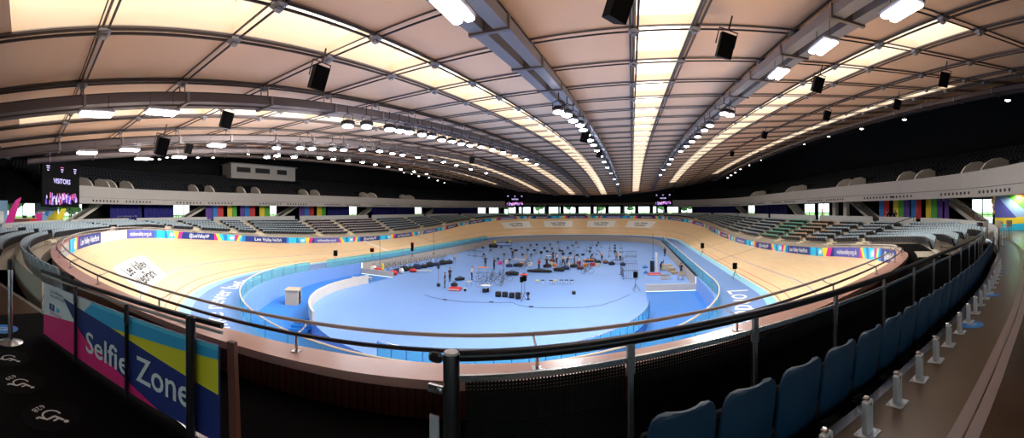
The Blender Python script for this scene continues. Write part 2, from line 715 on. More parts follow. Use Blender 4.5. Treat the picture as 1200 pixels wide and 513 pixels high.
# two crash rails on short T brackets along the near bend
rail_t = ts(0.02, 0.98, .8, 31.4)
root = empty('crash_rail', 'twin tubular handrail on T brackets along the near rim of the track', 'handrail', (*st(.63, 31.45), 0))
def loc(p):
    return (p[0] - root.location.x, p[1] - root.location.y, p[2] - root.location.z)
mb = MB(); mb.tube([loc((*st(t, 31.38), z_rim(t) + .2)) for t in rail_t], .024, 8)
mb.obj('lower_rail', 'rail_dark', root, smooth=True)
mb = MB(); mb.tube([loc((*st(t, 31.13), z_rim(t) + .275)) for t in rail_t], .024, 8)
mb.obj('upper_rail', 'rail_grey', root, smooth=True)
nb = 0
t = .632
bt = []
dt = 2.6 / st_len(0, 1, 31.4)
k = 0
while .04 < t - k * dt or t + k * dt < .97:
    for q in ((t - k * dt), (t + k * dt)):
        if .04 < q < .97 and all(abs(q - b) > 1e-6 for b in bt):
            bt.append(q)
    k += 1
for q in bt:
    z = z_rim(q)
    mb = MB()
    mb.cyl(loc((*st(q, 31.38), z)), loc((*st(q, 31.38), z + .2)), .018, n=8)
    mb.box(loc((*st(q, 31.38), z + .006)), (.1, .1, .012), atan2(st_n(q)[1], st_n(q)[0]))
    mb.tube([loc((*st(q, 31.38), z + .2)), loc((*st(q, 31.25), z + .215)), loc((*st(q, 31.13), z + .265))], .014, 6)
    mb.obj('bracket', 'steel', root)

# ------------------------------------------------------------------ advertising boards
def board_to3(t0, t1, z0, zh, r, lift=0.0):
    """x in metres from the board's left end as seen from the infield, y in 0..1 up"""
    L = abs(st_len(t0, t1, r))
    def f(x, y, d=0.0):
        t = t0 + (t1 - t0) * (x / L)
        p = st(t, r - lift + d)
        return (*p, z_rim(t) + z0 + zh * y)
    return f, L
BW = 5.6
def make_board(ta, tb, kind, txt, label, group):
    # seen from the middle, left is the side of increasing t on this plan (t runs anticlockwise from west by south to east)
    f, L = board_to3(tb, ta, -.78, .80, 31.2, .03)
    n = 6
    o = None
    if kind == 'text':
        mb = MB()
        xs = [L * i / n for i in range(n + 1)]
        mb.grid([[f(x, 0), f(x, 1), f(x, 1, .03), f(x, 0, .03)] for x in xs])
        base = 'indigo' if txt.startswith('visit') else 'navy'
        o = mb.obj('advertising_board', base)
        tag(o, label, 'advertising board', group)
        mt = MB()
        size = .62 if len(txt) < 20 else .56
        w = max(x for x, y in text2d(txt, size)[0]) * 2
        put_text(mt, txt, size, lambda x, y: f(L / 2 + x, .5 + y / .8, -.012), 0, .012, sx=min(1, L * .84 / w))
        mt.obj('lettering', 'white', o)
    elif kind == 'white':
        mb = MB()
        mb.grid([[f(L * i / n, 0), f(L * i / n, 1), f(L * i / n, 1, .03), f(L * i / n, 0, .03)] for i in range(n + 1)])
        o = mb.obj('advertising_board', 'white')
        tag(o, label, 'advertising board', group)
    else:
        mb = MB()
        edges = [(0, 0, 'magenta'), (.13, .04, 'yellow'), (.24, .14, 'cyan'), (.33, .27, 'mid_blue'), (.42, .42, 'cyan'), (.66, .66, 'magenta'), (.72, .80, 'yellow'), (.80, .87, 'cyan'), (.88, .92, 'mid_blue'), (1, 1, None)]
        if kind == 'stripe2':
            edges = [(0, 0, 'mid_blue'), (.08, .08, 'cyan'), (.34, .34, 'mid_blue'), (.46, .40, 'cyan'), (.70, .66, 'yellow'), (.78, .83, 'magenta'), (.90, .96, 'navy'), (1, 1, None)]
        cols = sorted({e[2] for e in edges if e[2]})
        for (b0, t0_, c), (b1, t1_, _) in zip(edges, edges[1:]):
            sub = 2
            for k in range(sub):
                u0, u1 = k / sub, (k + 1) / sub
                q = [(b0 + (b1 - b0) * u0, 0), (b0 + (b1 - b0) * u1, 0), (t0_ + (t1_ - t0_) * u1, 1), (t0_ + (t1_ - t0_) * u0, 1)]
                mb.add([f(x * L, y) for x, y in q] + [f(x * L, y, .03) for x, y in q], [(0, 1, 2, 3), (7, 6, 5, 4), (3, 2, 6, 7), (0, 4, 5, 1)], cols.index(c))
        o = mb.obj('advertising_board', cols)
        tag(o, label, 'advertising board', group)
        me = MB()   # pale emblem of three leaning strokes on the cyan field
        for k in range(3):
            x0 = L * (.50 + .045 * k)
            me.add([f(x0, .2, -.01), f(x0 + .12, .2, -.01), f(x0 + .3, .55, -.01), f(x0 + .22, .85, -.01), f(x0 + .06, .6, -.01)], [(0, 1, 2, 3, 4)])
        me.obj('emblem', 'white', o)
    return o

BT = ['Lee Valley VeloPark', 'visitleevalley.org.uk', '@LeeValleyVP']
ORD = ['first', 'second', 'third', 'fourth', 'fifth', 'sixth', 'seventh', 'eighth', 'ninth', 'tenth', 'eleventh', 'twelfth', 'thirteenth', 'fourteenth', 'fifteenth', 'sixteenth', 'seventeenth', 'eighteenth', 'nineteenth', 'twentieth']
# walk from the right end of the near bend round the far bend to its left end
tb_list = []
t = .5 + 55 / 180
end = 4 + .5 - 15 / 180
cum = t
while cum < end:
    l1 = st_len(cum, cum + .05, 31.2) / .05
    tb_list.append((cum, min(end, cum + BW / l1)))
    cum += BW / l1
kinds = ['text', 'stripe', 'text', 'stripe2']
counts = {}
NBD = len(tb_list)
for i, (a, b) in enumerate(tb_list):
    j = NBD - 1 - i          # from the left end
    k = kinds[(j + 3) % 4]
    if j == 2: k = 'white'
    tm = ((a + b) / 2) % 4
    sec = 'by the end of the blue foreground seats' if tm < 1 and tm > .5 else 'below the large screen' if tm < 1 else 'on the straight facing the control cabin' if tm < 2 else 'on the far bend' if tm < 3 else 'on the straight below the control cabin'
    key = (sec, k == 'text', k)
    nm = {'text': 'navy lettered board', 'white': 'plain white board', 'stripe': 'magenta-led striped board', 'stripe2': 'blue-led striped board'}[k]
    counts[key] = counts.get(key, 0) + 1
    lab = f"{nm}, {ORD[counts[key]-1]} such from the right {sec}"
    make_board(a, b, k, BT[(j // 2) % 3], lab, 'advertising boards round the track')
# white panels with lettering laid on the banking
def decal(ta, tb, f0, f1, lines, label, size, rot=False):
    n = 28
    mb = MB()
    mb.grid([[on_track(ta + (tb - ta) * i / n, f0 + (f1 - f0) * k / 4, .012) for k in range(5)] for i in range(n + 1)])
    o = mb.obj('banking_sign', 'white_paint')
    tag(o, label, 'sign', 'white signs on the banking')
    Lm = st_len(ta, tb, 28.5)
    H = 7.6 * (f1 - f0)
    mt = MB()
    for q, (s, yy) in enumerate(lines):
        def to3(x, y, yy=yy):
            # x from left to right as read from the infield side, y up the banking
            u = .5 + x / Lm
            return on_track(tb + (ta - tb) * u, f0 + (f1 - f0) * (yy + y / H), .035)
        put_text(mt, s, size, to3, 0, .014 if size > 1.2 else .02)
    mt.obj('lettering', 'black', o)
    return o
for k, (pa_, pb_) in enumerate(((590, 622), (638, 671), (688, 720), (734, 765))):
    nm = ['leftmost of the four on the far bend', 'second from the left on the far bend', 'third from the left on the far bend', 'rightmost of the four on the far bend']
    ta_, tb_ = sorted((ray_t(pa_, 28.6), ray_t(pb_, 28.6)))
    decal(ta_, tb_, .45, .84, [('Lee Valley', .66), ('VeloPark', .32)], 'white lettered sign laid on the banking, ' + nm[k], 1.05)
decal(.278, .370, .33, .69, [('Lee Valley', .70), ('VeloPark', .30)], 'large white lettered sign laid on the banking nearest the Selfie Zone banner', 1.35)
# lettering on the blue zone
for txt, tc, lab in (('like never before', .265, 'white lettering on the blue zone at the left of the near bend'), ('London', .925, 'white lettering on the blue zone at the right of the near bend')):
    mt = MB()
    Lb = st_len(0, 1, 22.3)
    put_text(mt, txt, 2.3 if tc < .5 else 2.7, lambda x, y: (*st(tc - x / Lb, 22.5 + y), ZS + .012), 0, .0, sx=1.25)
    tag(mt.obj('zone_lettering', 'white_paint'), lab, 'floor lettering')
# clear fence with a pale top rail on the inner edge of the safety zone
def fence(ts_, label, group=None):
    f = empty('glass_fence', label, 'fence', (0, 0, 0), 0, group)
    mb = MB()
    mb.grid([[(*st(t, 20.55), ZS + .02), (*st(t, 20.55), ZS + 1.05), (*st(t, 20.58), ZS + 1.05), (*st(t, 20.58), ZS + .02)] for t in ts_])
    mb.obj('pane', 'glass_aqua', f)
    mb = MB(); mb.tube([(*st(t, 20.56), ZS + 1.08) for t in ts_], .05, 6)
    mb.obj('top_rail', 'step_beige', f, smooth=True)
    for t in ts_[::3]:
        mb = MB(); mb.box((*st(t, 20.5), ZS + .52), (.05, .05, 1.04)); mb.obj('post', 'steel', f)
fence(ts(0.03, 1.0, .8, 20.5), 'clear fence with a pale top rail round the near bend ramp')
fence(ts(1.003, 1.98, 1.5, 20.5), 'clear fence with a pale top rail along the right straight')
fence(ts(3.02, 3.98, 1.5, 20.5), 'clear fence with a pale top rail along the left straight')
# ------------------------------------------------------------------ lower terrace, concourse
NROW = 6
def row_z(j, t):
    zr = min(z_rim(t) - .1, -.45)
    nf = (r_con(t) - 31.95) / .9
    return min(-.12, zr * (1 - (j + 1) / (nf + .6)))
def row_r(j):
    return 32.45 + .9 * j
def row_ok(j, t):
    return row_r(j) + .5 <= r_con(t) + .02 and not foreground(t, j)
def foreground(t, j=0):
    t = t % 4
    return .57 < t < (.768 if j < 2 else .795)          # the single row in front of the viewer is built on its own
# treads
for j in range(NROW):
    run = []
    mb = MB()
    def flush():
        if len(run) > 1:
            rows = []
            for t in run:
                z = row_z(j, t)
                rows.append([(*st(t, row_r(j) - .42), z - .6), (*st(t, row_r(j) - .42), z), (*st(t, row_r(j) + .5), z), (*st(t, row_r(j) + .5), z + .62)])
            m2 = MB(); m2.grid(rows)
            struct(m2.obj('floor_terrace', 'terrace_grey'))
    for t in ALL_T:
        if row_ok(j, t):
            run.append(t)
        else:
            flush(); run = []
    flush()
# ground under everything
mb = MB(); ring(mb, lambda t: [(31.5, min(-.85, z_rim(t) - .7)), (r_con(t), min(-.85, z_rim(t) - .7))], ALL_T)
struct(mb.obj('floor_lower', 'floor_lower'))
# the concourse: tan by the edge, glossy brown behind
mb = MB()
def zone3(a, b, mi):
    ring(mb, lambda t: [(r_con(t), -.9), (r_con(t), 0), (r_con(t) + .88, 0)], ts(a, b, .8, 34), mi)
    ring(mb, lambda t: [(r_con(t) + .88, 0), (r_con(t) + 1.9, 0)], ts(a, b, .8, 34), 2 if mi == 2 else 1)
BK0, BK1 = .5 + 13 / 180, .5 + 23.5 / 180
zone3(0, BK0, 1); zone3(BK0, BK1, 2); zone3(BK1, 4, 0)
ring(mb, lambda t: [(r_con(t) + 1.9, 0), (48.2, 0)], ALL_T, 1)
struct(mb.obj('floor_concourse', ['floor_tan', 'floor_brown', 'floor_black']))
mb = MB()
edge = [t for t in ALL_T if .5 < t < .98]
ring(mb, lambda t: [(r_con(t) - .02, -.06), (r_con(t) - .02, .006), (r_con(t) + .07, .006)], edge)
struct(mb.obj('trim_10', 'steel'))
# curved double strip let into the floor on the right
def strip_r(t, o):
    return r_con(t) + .88 + o
mb = MB(); tt = ts(.642, .95, .6, 34)
ring(mb, lambda t: [(strip_r(t, -.11), .004), (strip_r(t, -.008), .004)], tt)
ring(mb, lambda t: [(strip_r(t, .008), .004), (strip_r(t, .11), .004)], tt)
struct(mb.obj('trim_11', 'strip_mauve'))

# ------------------------------------------------------------------ seats
def seat_shape(mb, k=0, mb_dark=None, up=True):
    """low tip-up seat facing +y, base point on the tread"""
    w = .23
    a = mb_dark if mb_dark is not None else mb
    # back: a slab bent slightly backwards, with a rounded top
    mb.add([(-w, -.16, .38), (w, -.16, .38), (w, -.24, .78), (w * .8, -.26, .86), (-w * .8, -.26, .86), (-w, -.24, .78),
            (-w, -.20, .38), (w, -.20, .38), (w, -.28, .78), (w * .8, -.30, .86), (-w * .8, -.30, .86), (-w, -.28, .78)],
           [(0, 1, 2, 3, 4, 5), (11, 10, 9, 8, 7, 6), (0, 5, 11, 6), (1, 7, 8, 2), (3, 9, 10, 4), (2, 8, 9, 3), (4, 10, 11, 5), (0, 6, 7, 1)], k)
    # tipped-up pan
    a.add([(-w * .92, -.15, .40), (w * .92, -.15, .40), (w * .92, -.02, .72), (-w * .92, -.02, .72),
           (-w * .92, -.09, .36), (w * .92, -.09, .36), (w * .92, .04, .68), (-w * .92, .04, .68)],
          [(0, 1, 2, 3), (7, 6, 5, 4), (0, 4, 5, 1), (1, 5, 6, 2), (2, 6, 7, 3), (3, 7, 4, 0)], 1 if mb_dark is None else 0)
    # pedestal
    a.add([(-.03, -.26, 0), (.03, -.26, 0), (.03, -.16, .42), (-.03, -.16, .42)], [(0, 1, 2, 3)], 1 if mb_dark is None else 0)

def aisle(t, w):
    """True inside a stair aisle"""
    for a in AISLES:
        L = st_len(a, a + .02, 35) / .02
        if abs((t - a + 2) % 4 - 2) * L < w:
            return True
    return False
AISLES = [t_of(-49, y) for y in (19, 26.8, 31.9, 43.8, 51.5, 64, 76, 87)] + [t_of(22.4, y) for y in (27, 33.5, 40.0, 47, 55, 66, 76, 87)]
AISLES += [.17, .27, .40, ray_t(1072, 38.0), 2.12, 2.26, 2.38, 2.5, 2.62, 2.74, 2.88]
# one mesh of each colour
def seat_mesh(nm, m1, m2='seat_dark'):
    mb = MB(); seat_shape(mb)
    return mb.mesh(nm, [m1, m2])
SEATM = {c: seat_mesh('seat_' + c, 'seat_' + c) for c in ('blue', 'mauve', 'green', 'tan')}
seats = []
def seat_colour(j, t):
    x, y = st(t, row_r(j))
    if x < AX:
        return 'mauve' if 43.8 < y < 64 else 'blue'
    if 1 <= t < 2 and 40.0 < y < 55:
        return 'green' if y > 44 + .3 * j else 'tan'
    if 1 <= t < 2 and 33.5 < y < 40.0:
        return 'tan' if j % 2 == 0 and y > 37 else 'blue'
    return 'blue'
for j in range(NROW):
    t = 0.0
    while t < 4:
        r = row_r(j)
        L = st_len(t, t + .01, r) / .01
        if row_ok(j, t) and not aisle(t, .75):
            x, y = st(t, r)
            n = st_n(t)
            seats.append((hypot(x, y), x, y, row_z(j, t), atan2(n[0], -n[1]), j, t, seat_colour(j, t)))
        t += .52 / L
def in_view(x, y):
    az = atan2(x, y)
    return -1.66 < az < 1.03
vis = sorted([s for s in seats if in_view(s[1], s[2]) and not (s[6] < 1 and .45 < s[6] < .57 and s[5] > 1)])
NIND = 278
near = vis[:NIND]
nearset = set(id(s) for s in near)
rest = [s for s in seats if id(s) not in nearset]
# blocks between the aisles, counted away from the two landmarks beside the viewer
AS = sorted(a % 4 for a in AISLES)
def nth(k):
    return f"{k}{'th' if 10 <= k % 100 <= 20 else {1: 'st', 2: 'nd', 3: 'rd'}.get(k % 10, 'th')}"
def block_of(t, j):
    """(block text, running number of the block start)"""
    t = t % 4
    if t < .57 or t >= 2.5:      # round to the left of the viewer: count blocks from the banner
        lo = [a for a in AS if (t < a <= .57) or (t >= 2.5 and (a > t or a <= .57))]
        return len(lo) + 1, 'past the Selfie Zone banner'
    hi = [a for a in AS if .80 < a <= t]
    return len(hi) + 1, 'past the blue foreground seats'
SEATN = {}
ROWN = ['front', 'second', 'third', 'fourth', 'fifth', 'rear']
for s in near:
    d, x, y, z, yaw, j, t, c = s
    o = bpy.data.objects.new('stadium_seat', SEATM[c])
    COL.objects.link(o)
    o.location = (x, y, z); o.rotation_euler = (0, 0, yaw)
    cn = {'blue': 'grey-blue', 'mauve': 'mauve-grey', 'green': 'green', 'tan': 'tan'}[c]
    k, w = block_of(t, j)
    key = (k, w, j)
    SEATN.setdefault(key, []).append((t, o, cn))
for (k, w, j), lst in SEATN.items():
    lst.sort(key=lambda q: -((q[0] + 1) % 4) if 'banner' in w else q[0])
    for i, (t, o, cn) in enumerate(lst):
        tag(o, f'{cn} tip-up seat, {ROWN[j]} row, {nth(i + 1)} seat of the {nth(k)} block {w}', 'seat', f'seats of the {ROWN[j]} row, {nth(k)} block {w}')

# ------------------------------------------------------------------ upper tier
UZ0, UR0 = 3.75, 41.3
def up_ok(t):
    t = t % 4
    if t < 1:
        return theta(t) > 37
    if 2 <= t < 3:
        return theta(t) > 37
    return True
UP_RUNS = [(.5 + 42 / 180, 2.5 - 38 / 180), (2.5 + 38 / 180, 4.5 - 42 / 180)]
VOM = [t_of(x, y) for x, y in ((-54, 4), (-54, 10), (-54, 27), (-54, 36), (-54, 50), (-54, 68), (27, 20), (27, 31), (27, 44), (27, 62), (27, 83), (-54, 84))]
NUP = 10
upper = []
for ta, tb in UP_RUNS:
    tl = ts(ta, tb, 1.6, 41)
    prof = []
    def uprof(t):
        p = [(40.2, UZ0 - .1)]
        for j in range(NUP):
            r = UR0 + .86 * j
            p += [(r - .42, UZ0 + .43 * j), (r + .44, UZ0 + .43 * j)]
        p += [(UR0 + .86 * NUP - .42, UZ0 + .43 * NUP), (UR0 + .86 * NUP + 1.6, UZ0 + .43 * NUP)]
        return p
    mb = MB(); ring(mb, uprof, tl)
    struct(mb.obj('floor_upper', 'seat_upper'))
    # fascia with a recessed lower lip and the soffit behind it
    mb = MB()
    ring(mb, lambda t: [(40.3, 2.62), (40.0, 2.62), (40.0, 3.32), (39.92, 3.36), (39.92, 4.68), (40.2, 4.7), (40.2, UZ0 - .1)], tl)
    struct(mb.obj('wall_fascia', 'fascia_grey', smooth=False))
    mb = MB(); ring(mb, lambda t: [(40.3, 2.62), (40.4, 2.95), (48.2, 2.95)], tl)
    struct(mb.obj('ceiling_concourse', 'soffit_brown'))
    for tt_ in (tl[0], tl[-1]):
        mb = MB()
        p = uprof(tt_)
        vs = [(*st(tt_, r), z) for r, z in p] + [(*st(tt_, p[-1][0]), 2.62), (*st(tt_, 40.0), 2.62), (*st(tt_, 40.0), 4.68)]
        mb.add(vs, [tuple(range(len(vs)))])
        struct(mb.obj('wall_end', 'black_wall'))
    VN = {}
    # round holes in groups along the lower lip
    t = ta
    g = 0
    while t < tb:
        L = st_len(t, t + .01, 40) / .01
        q = t
        vr = None
        for k in range(8):
            if q > tb - .002: break
            x, y = st(q, 39.985); n = st_n(q)
            if vr is None:
                sd = 'left' if x < AX else 'right'
                VN[sd] = VN.get(sd, 0) + 1
                vr = empty('vent_row', f'row of round black vents, {nth(VN[sd])} row along the balcony front {"below the control cabin" if sd == "left" else "facing the control cabin"}', 'vent', (x, y, 2.98), 0, f'vent rows in the {sd} balcony front')
                o0 = vr.location.copy()
            mb = MB()
            mb.cyl((x - o0.x, y - o0.y, 0), (x - n[0] * .03 - o0.x, y - n[1] * .03 - o0.y, 0), .13, n=10)
            mb.obj('vent', 'black', vr)
            q += .62 / L
        t = q + (1.0 if g % 2 == 0 else 4.4) / L
        g += 1
    for j in range(NUP):
        t = ta + .006
        r = UR0 + .86 * j
        while t < tb - .006:
            L = st_len(t, t + .01, r) / .01
            n = st_n(t); x, y = st(t, r)
            if not any(abs((t - v + 2) % 4 - 2) * L < 2.05 and j < 5 for v in VOM) and not (j >= 7 and x < AX and 35.5 < y < 52.5):
                upper.append((x, y, UZ0 + .43 * j, atan2(n[0], -n[1]), j))
            t += .62 / L
# everything past the nearest seats: one mass
mb = MB()
proto = MB(); seat_shape(proto)
# keep only the back, pan of the proto
CI = {'blue': 0, 'mauve': 1, 'green': 2, 'tan': 3}
def put_seat(x, y, z, yaw, mi, dark):
    ca, sa = cos(yaw), sin(yaw)
    b = len(mb.v)
    for p in proto.v[:20]:
        mb.v.append((x + p[0] * ca - p[1] * sa, y + p[0] * sa + p[1] * ca, z + p[2]))
    for f, m in zip(proto.f[:14], proto.m[:14]):
        mb.f.append([b + i for i in f]); mb.m.append(mi if m == 0 else dark); mb.uv.append(None)
for s in rest:
    put_seat(s[1], s[2], s[3], s[4], CI[s[7]], 4)
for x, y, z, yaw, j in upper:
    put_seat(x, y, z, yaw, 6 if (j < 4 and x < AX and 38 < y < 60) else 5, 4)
o = mb.obj('stadium_seats', ['seat_blue', 'seat_mauve', 'seat_green', 'seat_tan', 'seat_dark', 'seat_upper', 'seat_upper_red'])
tag(o, 'rows of grey-blue, mauve, green and dark seats filling the far terraces and both upper tiers', 'seats')
o['kind'] = 'stuff'

# stairs down the aisles
for a in AISLES:
    mb = MB()
    n = st_n(a)
    yaw = atan2(n[1], n[0])
    for j in range(NROW):
        if row_ok(j, a):
            z = row_z(j, a)
            x, y = st(a, row_r(j) - .2); mb.box((x, y, z + .06), (.42, 1.15, .14), yaw)
            x, y = st(a, row_r(j) + .25); mb.box((x, y, z + .13), (.45, 1.15, .28), yaw)
    if mb.v:
        struct(mb.obj('floor_steps', 'step_beige'))
def aisle_closed(t):
    a = min(AISLES, key=lambda a: abs((t - a + 2) % 4 - 2))
    return AISLES.index(a) % 2 == 0 and AISLES.index(a) < 16
# grey screens behind the last row, in bays between the aisles
def screens():
    run, prev = [], None
    out = []
    for t in [i / 3000 * 4 for i in range(3000)]:
        ok = not (aisle(t, .55) and not aisle_closed(t)) and row_ok(0, t) and not .42 < t < .6 and not (2 <= t < 3 and theta(t) < 35)
        if ok:
            run.append(t)
        elif run:
            out.append(run); run = []
    if run: out.append(run)
    return out
for run in screens():
    if len(run) < 3: continue
    mb = MB()
    mb.grid([[(*st(t, r_con(t) + .02), -.05), (*st(t, r_con(t) + .02), .86), (*st(t, r_con(t) + .07), .86), (*st(t, r_con(t) + .07), -.05)] for t in run[::2] + [run[-1]]])
    struct(mb.obj('wall_balustrade', 'panel_grey'))

# pale curved walls of the openings in the upper tier
for i, t in enumerate(VOM):
    L = st_len(t, t + .01, 40) / .01
    for s in (-1, 1):
        q = t + s * 1.5 / L
        n = st_n(q); tx, ty = -n[1], n[0]
        poly = [(40.25, 3.7), (43.2, 3.7), (43.2, 5.75), (42.4, 5.95), (41.6, 5.8), (40.9, 5.4), (40.5, 4.9)]
        mb = MB()
        P = [(*st(q, r), z) for r, z in poly]
        Q = [(x + tx * .22, y + ty * .22, z) for x, y, z in P]
        k = len(P)
        mb.add(P + Q, [tuple(range(k)), tuple(range(2 * k - 1, k - 1, -1))] + [(a, k + a, k + (a + 1) % k, (a + 1) % k) for a in range(k)])
        struct(mb.obj('wall_vomitory', 'concrete_pale'))
# control room on the left stand
bx = empty('control_cabin', 'pale control cabin with dark windows above the dark upper seats', 'cabin', (AX - 50.0, 44.0, 7.95), 0)
mb = MB(); mb.box((0, 0, 1.35), (3.4, 15.5, 2.7)); mb.obj('cabin', 'concrete_pale', bx)
mb = MB(); mb.box((.1, 0, 2.78), (3.9, 16.1, .16)); mb.obj('roof', 'fascia_grey', bx)
for yy, w in ((-5, 3.2), (-.6, 3.6), (4.2, 2.6)):
    mb = MB(); mb.box((1.70, yy, 1.65), (.06, w, 1.1)); f = mb.obj('window_frame', 'concrete', bx)
    mb = MB(); mb.box((1.74, yy, 1.65), (.04, w - .2, .9)); mb.obj('window_pane', 'black', f)
# ------------------------------------------------------------------ roof
U = 3.84
GX = -3.54
RC = (2.1935, -0.4545, 0.0229, 0.3205, 0.252, 0.217, 0.0641, 0.0534, -0.0507)
def roof(x, y):
    xr = x / U - GX
    yr = (y / U - 15.6) / 10
    c = RC
    z = c[0] + c[1] * yr**2 + c[2] * yr**4 + (c[3] + c[4] * yr**2) * xr**2 / 100 + c[5] * xr**4 / 1e4 + c[6] * xr / 10 + c[7] * yr + c[8] * yr * xr / 10
    return EYE + U * z
def roof_pt(px, py, drop=0.0):
    h = 247 - .004 * (px - 600)
    az = (px - 740.5) / 451.0
    e = (h - py) / 451.0
    d = 8.0
    lo = None
    for k in range(2400):
        d = 6 + k * .06
        x, y = d * sin(az), d * cos(az)
        if EYE + e * d >= roof(x, y) - drop:
            break
    return (x, y, EYE + e * d)
STR = {'A': (.305, .8, 30.7), 'B': (-2.25, -.1, 31.3), 'H': (-4.80, -.1, 31.2), 'I': (-7.37, .9, 30.2), 'C': (2.91, 2.6, 27.6), 'K': (-9.96, 3.0, 27.4), 'D': (5.58, 5.2, 26.0), 'L': (-12.66, 5.2, 26.0)}
HW = .28
LONG = []
for k, (xc, y0, y1) in STR.items():
    LONG += [xc - HW, xc + HW]
LONG += [-.97, -3.54, -6.11, 1.58, -8.66, 4.23, -11.3]
XL, XR = -3.54 - 10.6, -3.54 + 10.6
xs = sorted([x for x in LONG if XL < x < XR] + [XL, XR])
CROSS = [3.51 + i for i in range(-8, 29)]
Y0, Y1 = CROSS[0], 31.9
ys = sorted(CROSS + [Y1] + [v for s in STR.values() for v in s[1:]])
def strip_of(xm):
    for k, (xc, a, b) in STR.items():
        if abs(xm - xc) < HW:
            return a, b
    return None
LIFT = .12
def rp(x, y, up=0.0):
    return (x * U, y * U, roof(x * U, y * U) + up)
mb = MB(); well = MB(); glz = MB()
nwin = 0
for x0, x1 in zip(xs, xs[1:]):
    sp = strip_of((x0 + x1) / 2)
    for y0, y1 in zip(ys, ys[1:]):
        if sp and y0 >= sp[0] - 1e-6 and y1 <= sp[1] + 1e-6:
            continue
        ym = (y0 + y1) / 2
        mb.grid([[rp(x0, y0, LIFT), rp((x0 + x1) / 2, y0, LIFT), rp(x1, y0, LIFT)], [rp(x0, ym, LIFT), rp((x0 + x1) / 2, ym, LIFT), rp(x1, ym, LIFT)], [rp(x0, y1, LIFT), rp((x0 + x1) / 2, y1, LIFT), rp(x1, y1, LIFT)]])
struct(mb.obj('ceiling', 'ceiling_tan'))
WD = 1.0
ns = 0
for k, (xc, a, b) in STR.items():
    ns += 1
    well, glz = MB(), MB()
    yy = [a] + [y for y in ys if a < y < b] + [b]
    yy = sorted(set(yy))
    for sx in (-1, 1):
        x = xc + sx * HW
        well.grid([[rp(x, y, LIFT), (x * U - sx * .12, y * U, rp(x, y, LIFT)[2] + WD)] for y in yy])
    for y in (a, b):
        well.grid([[rp(xc + s * HW, y, LIFT), rp(xc + s * HW, y, LIFT + WD)] for s in (-1, 1)])
    for y in CROSS:
        if a + .05 < y < b - .05:    # cross fin inside the well
            for o in (-.03, .03):
                p, q = rp(xc - HW, y + o / U, LIFT), rp(xc + HW, y + o / U, LIFT)
                well.grid([[p, (p[0], p[1], p[2] + .35)], [q, (q[0], q[1], q[2] + .35)]])
    struct(well.obj('wall_skylight', 'well_cream'))
    glz.grid([[(p[0] + .12, p[1], p[2]), (q[0] - .12, q[1], q[2])] for y in yy for p, q in ((rp(xc - HW, y, LIFT + WD), rp(xc + HW, y, LIFT + WD)),)])
    w = struct(glz.obj('window_%d' % ns, 'skylight'))
    for y in CROSS:
        if a < y < b:
            bars = MB()
            p, q = rp(xc - HW, y, LIFT + WD - .06), rp(xc + HW, y, LIFT + WD - .06)
            bars.tube([p, q], .03, 4)
            bars.obj('glazing_bar', 'well_cream', w)
# dark ceiling beyond the pale panels
mb = MB()
def dark(xa, xb, ya, yb, nx=6, ny=16):
    mb.grid([[rp(xa + (xb - xa) * i / nx, ya + (yb - ya) * j / ny, LIFT) for i in range(nx + 1)] for j in range(ny + 1)])
dark(XL - 3.6, XL, Y0 - 3.5, Y1 + 4)
dark(XR, XR + 3.6, Y0 - 3.5, Y1 + 4)
dark(XL, XR, Y1, Y1 + 4, 16, 4)
dark(XL, XR, Y0 - 3.5, Y0, 16, 4)
struct(mb.obj('ceiling_edge', 'ceiling_black'))
# cable pairs with clamp plates at the crossings
n = 20
for x in sorted(LONG):
    if not XL < x < XR: continue
    n += 1
    mb = MB()
    yl = [Y0 + (Y1 - Y0) * i / 60 for i in range(61)]
    for o in (-.13, .13):
        mb.tube([(x * U + o, y * U, roof(x * U, y * U) - .02) for y in yl], .045, 5, 0)
    mb.tube([(x * U, y * U, roof(x * U, y * U) + .09) for y in yl], .06, 4, 1)
    for y in CROSS:
        if y < Y1 and y > -1:
            p = rp(x, y, -.06)
            mb.rbox(p, (.40, .36, .14), .06, 0, 2)
            mb.box((p[0], p[1], p[2] - .1), (.16, .16, .1), 0, 2)
    struct(mb.obj('trim_%d' % n, ['cable_dark', 'cable_grey', 'gantry_grey'], smooth=False))
for y in CROSS:
    if y > Y1: continue
    n += 1
    mb = MB()
    xl = [XL + (XR - XL) * i / 48 for i in range(49)]
    mb.tube([(x * U, y * U - .16, roof(x * U, y * U) + .0) for x in xl], .018, 4, 0)
    mb.tube([(x * U, y * U + .10, roof(x * U, y * U) - .02) for x in xl], .034, 5, 0)
    mb.tube([(x * U, y * U - .03, roof(x * U, y * U) + .09) for x in xl], .03, 4, 1)
    struct(mb.obj('trim_%d' % n, ['cable_dark', 'cable_grey']))

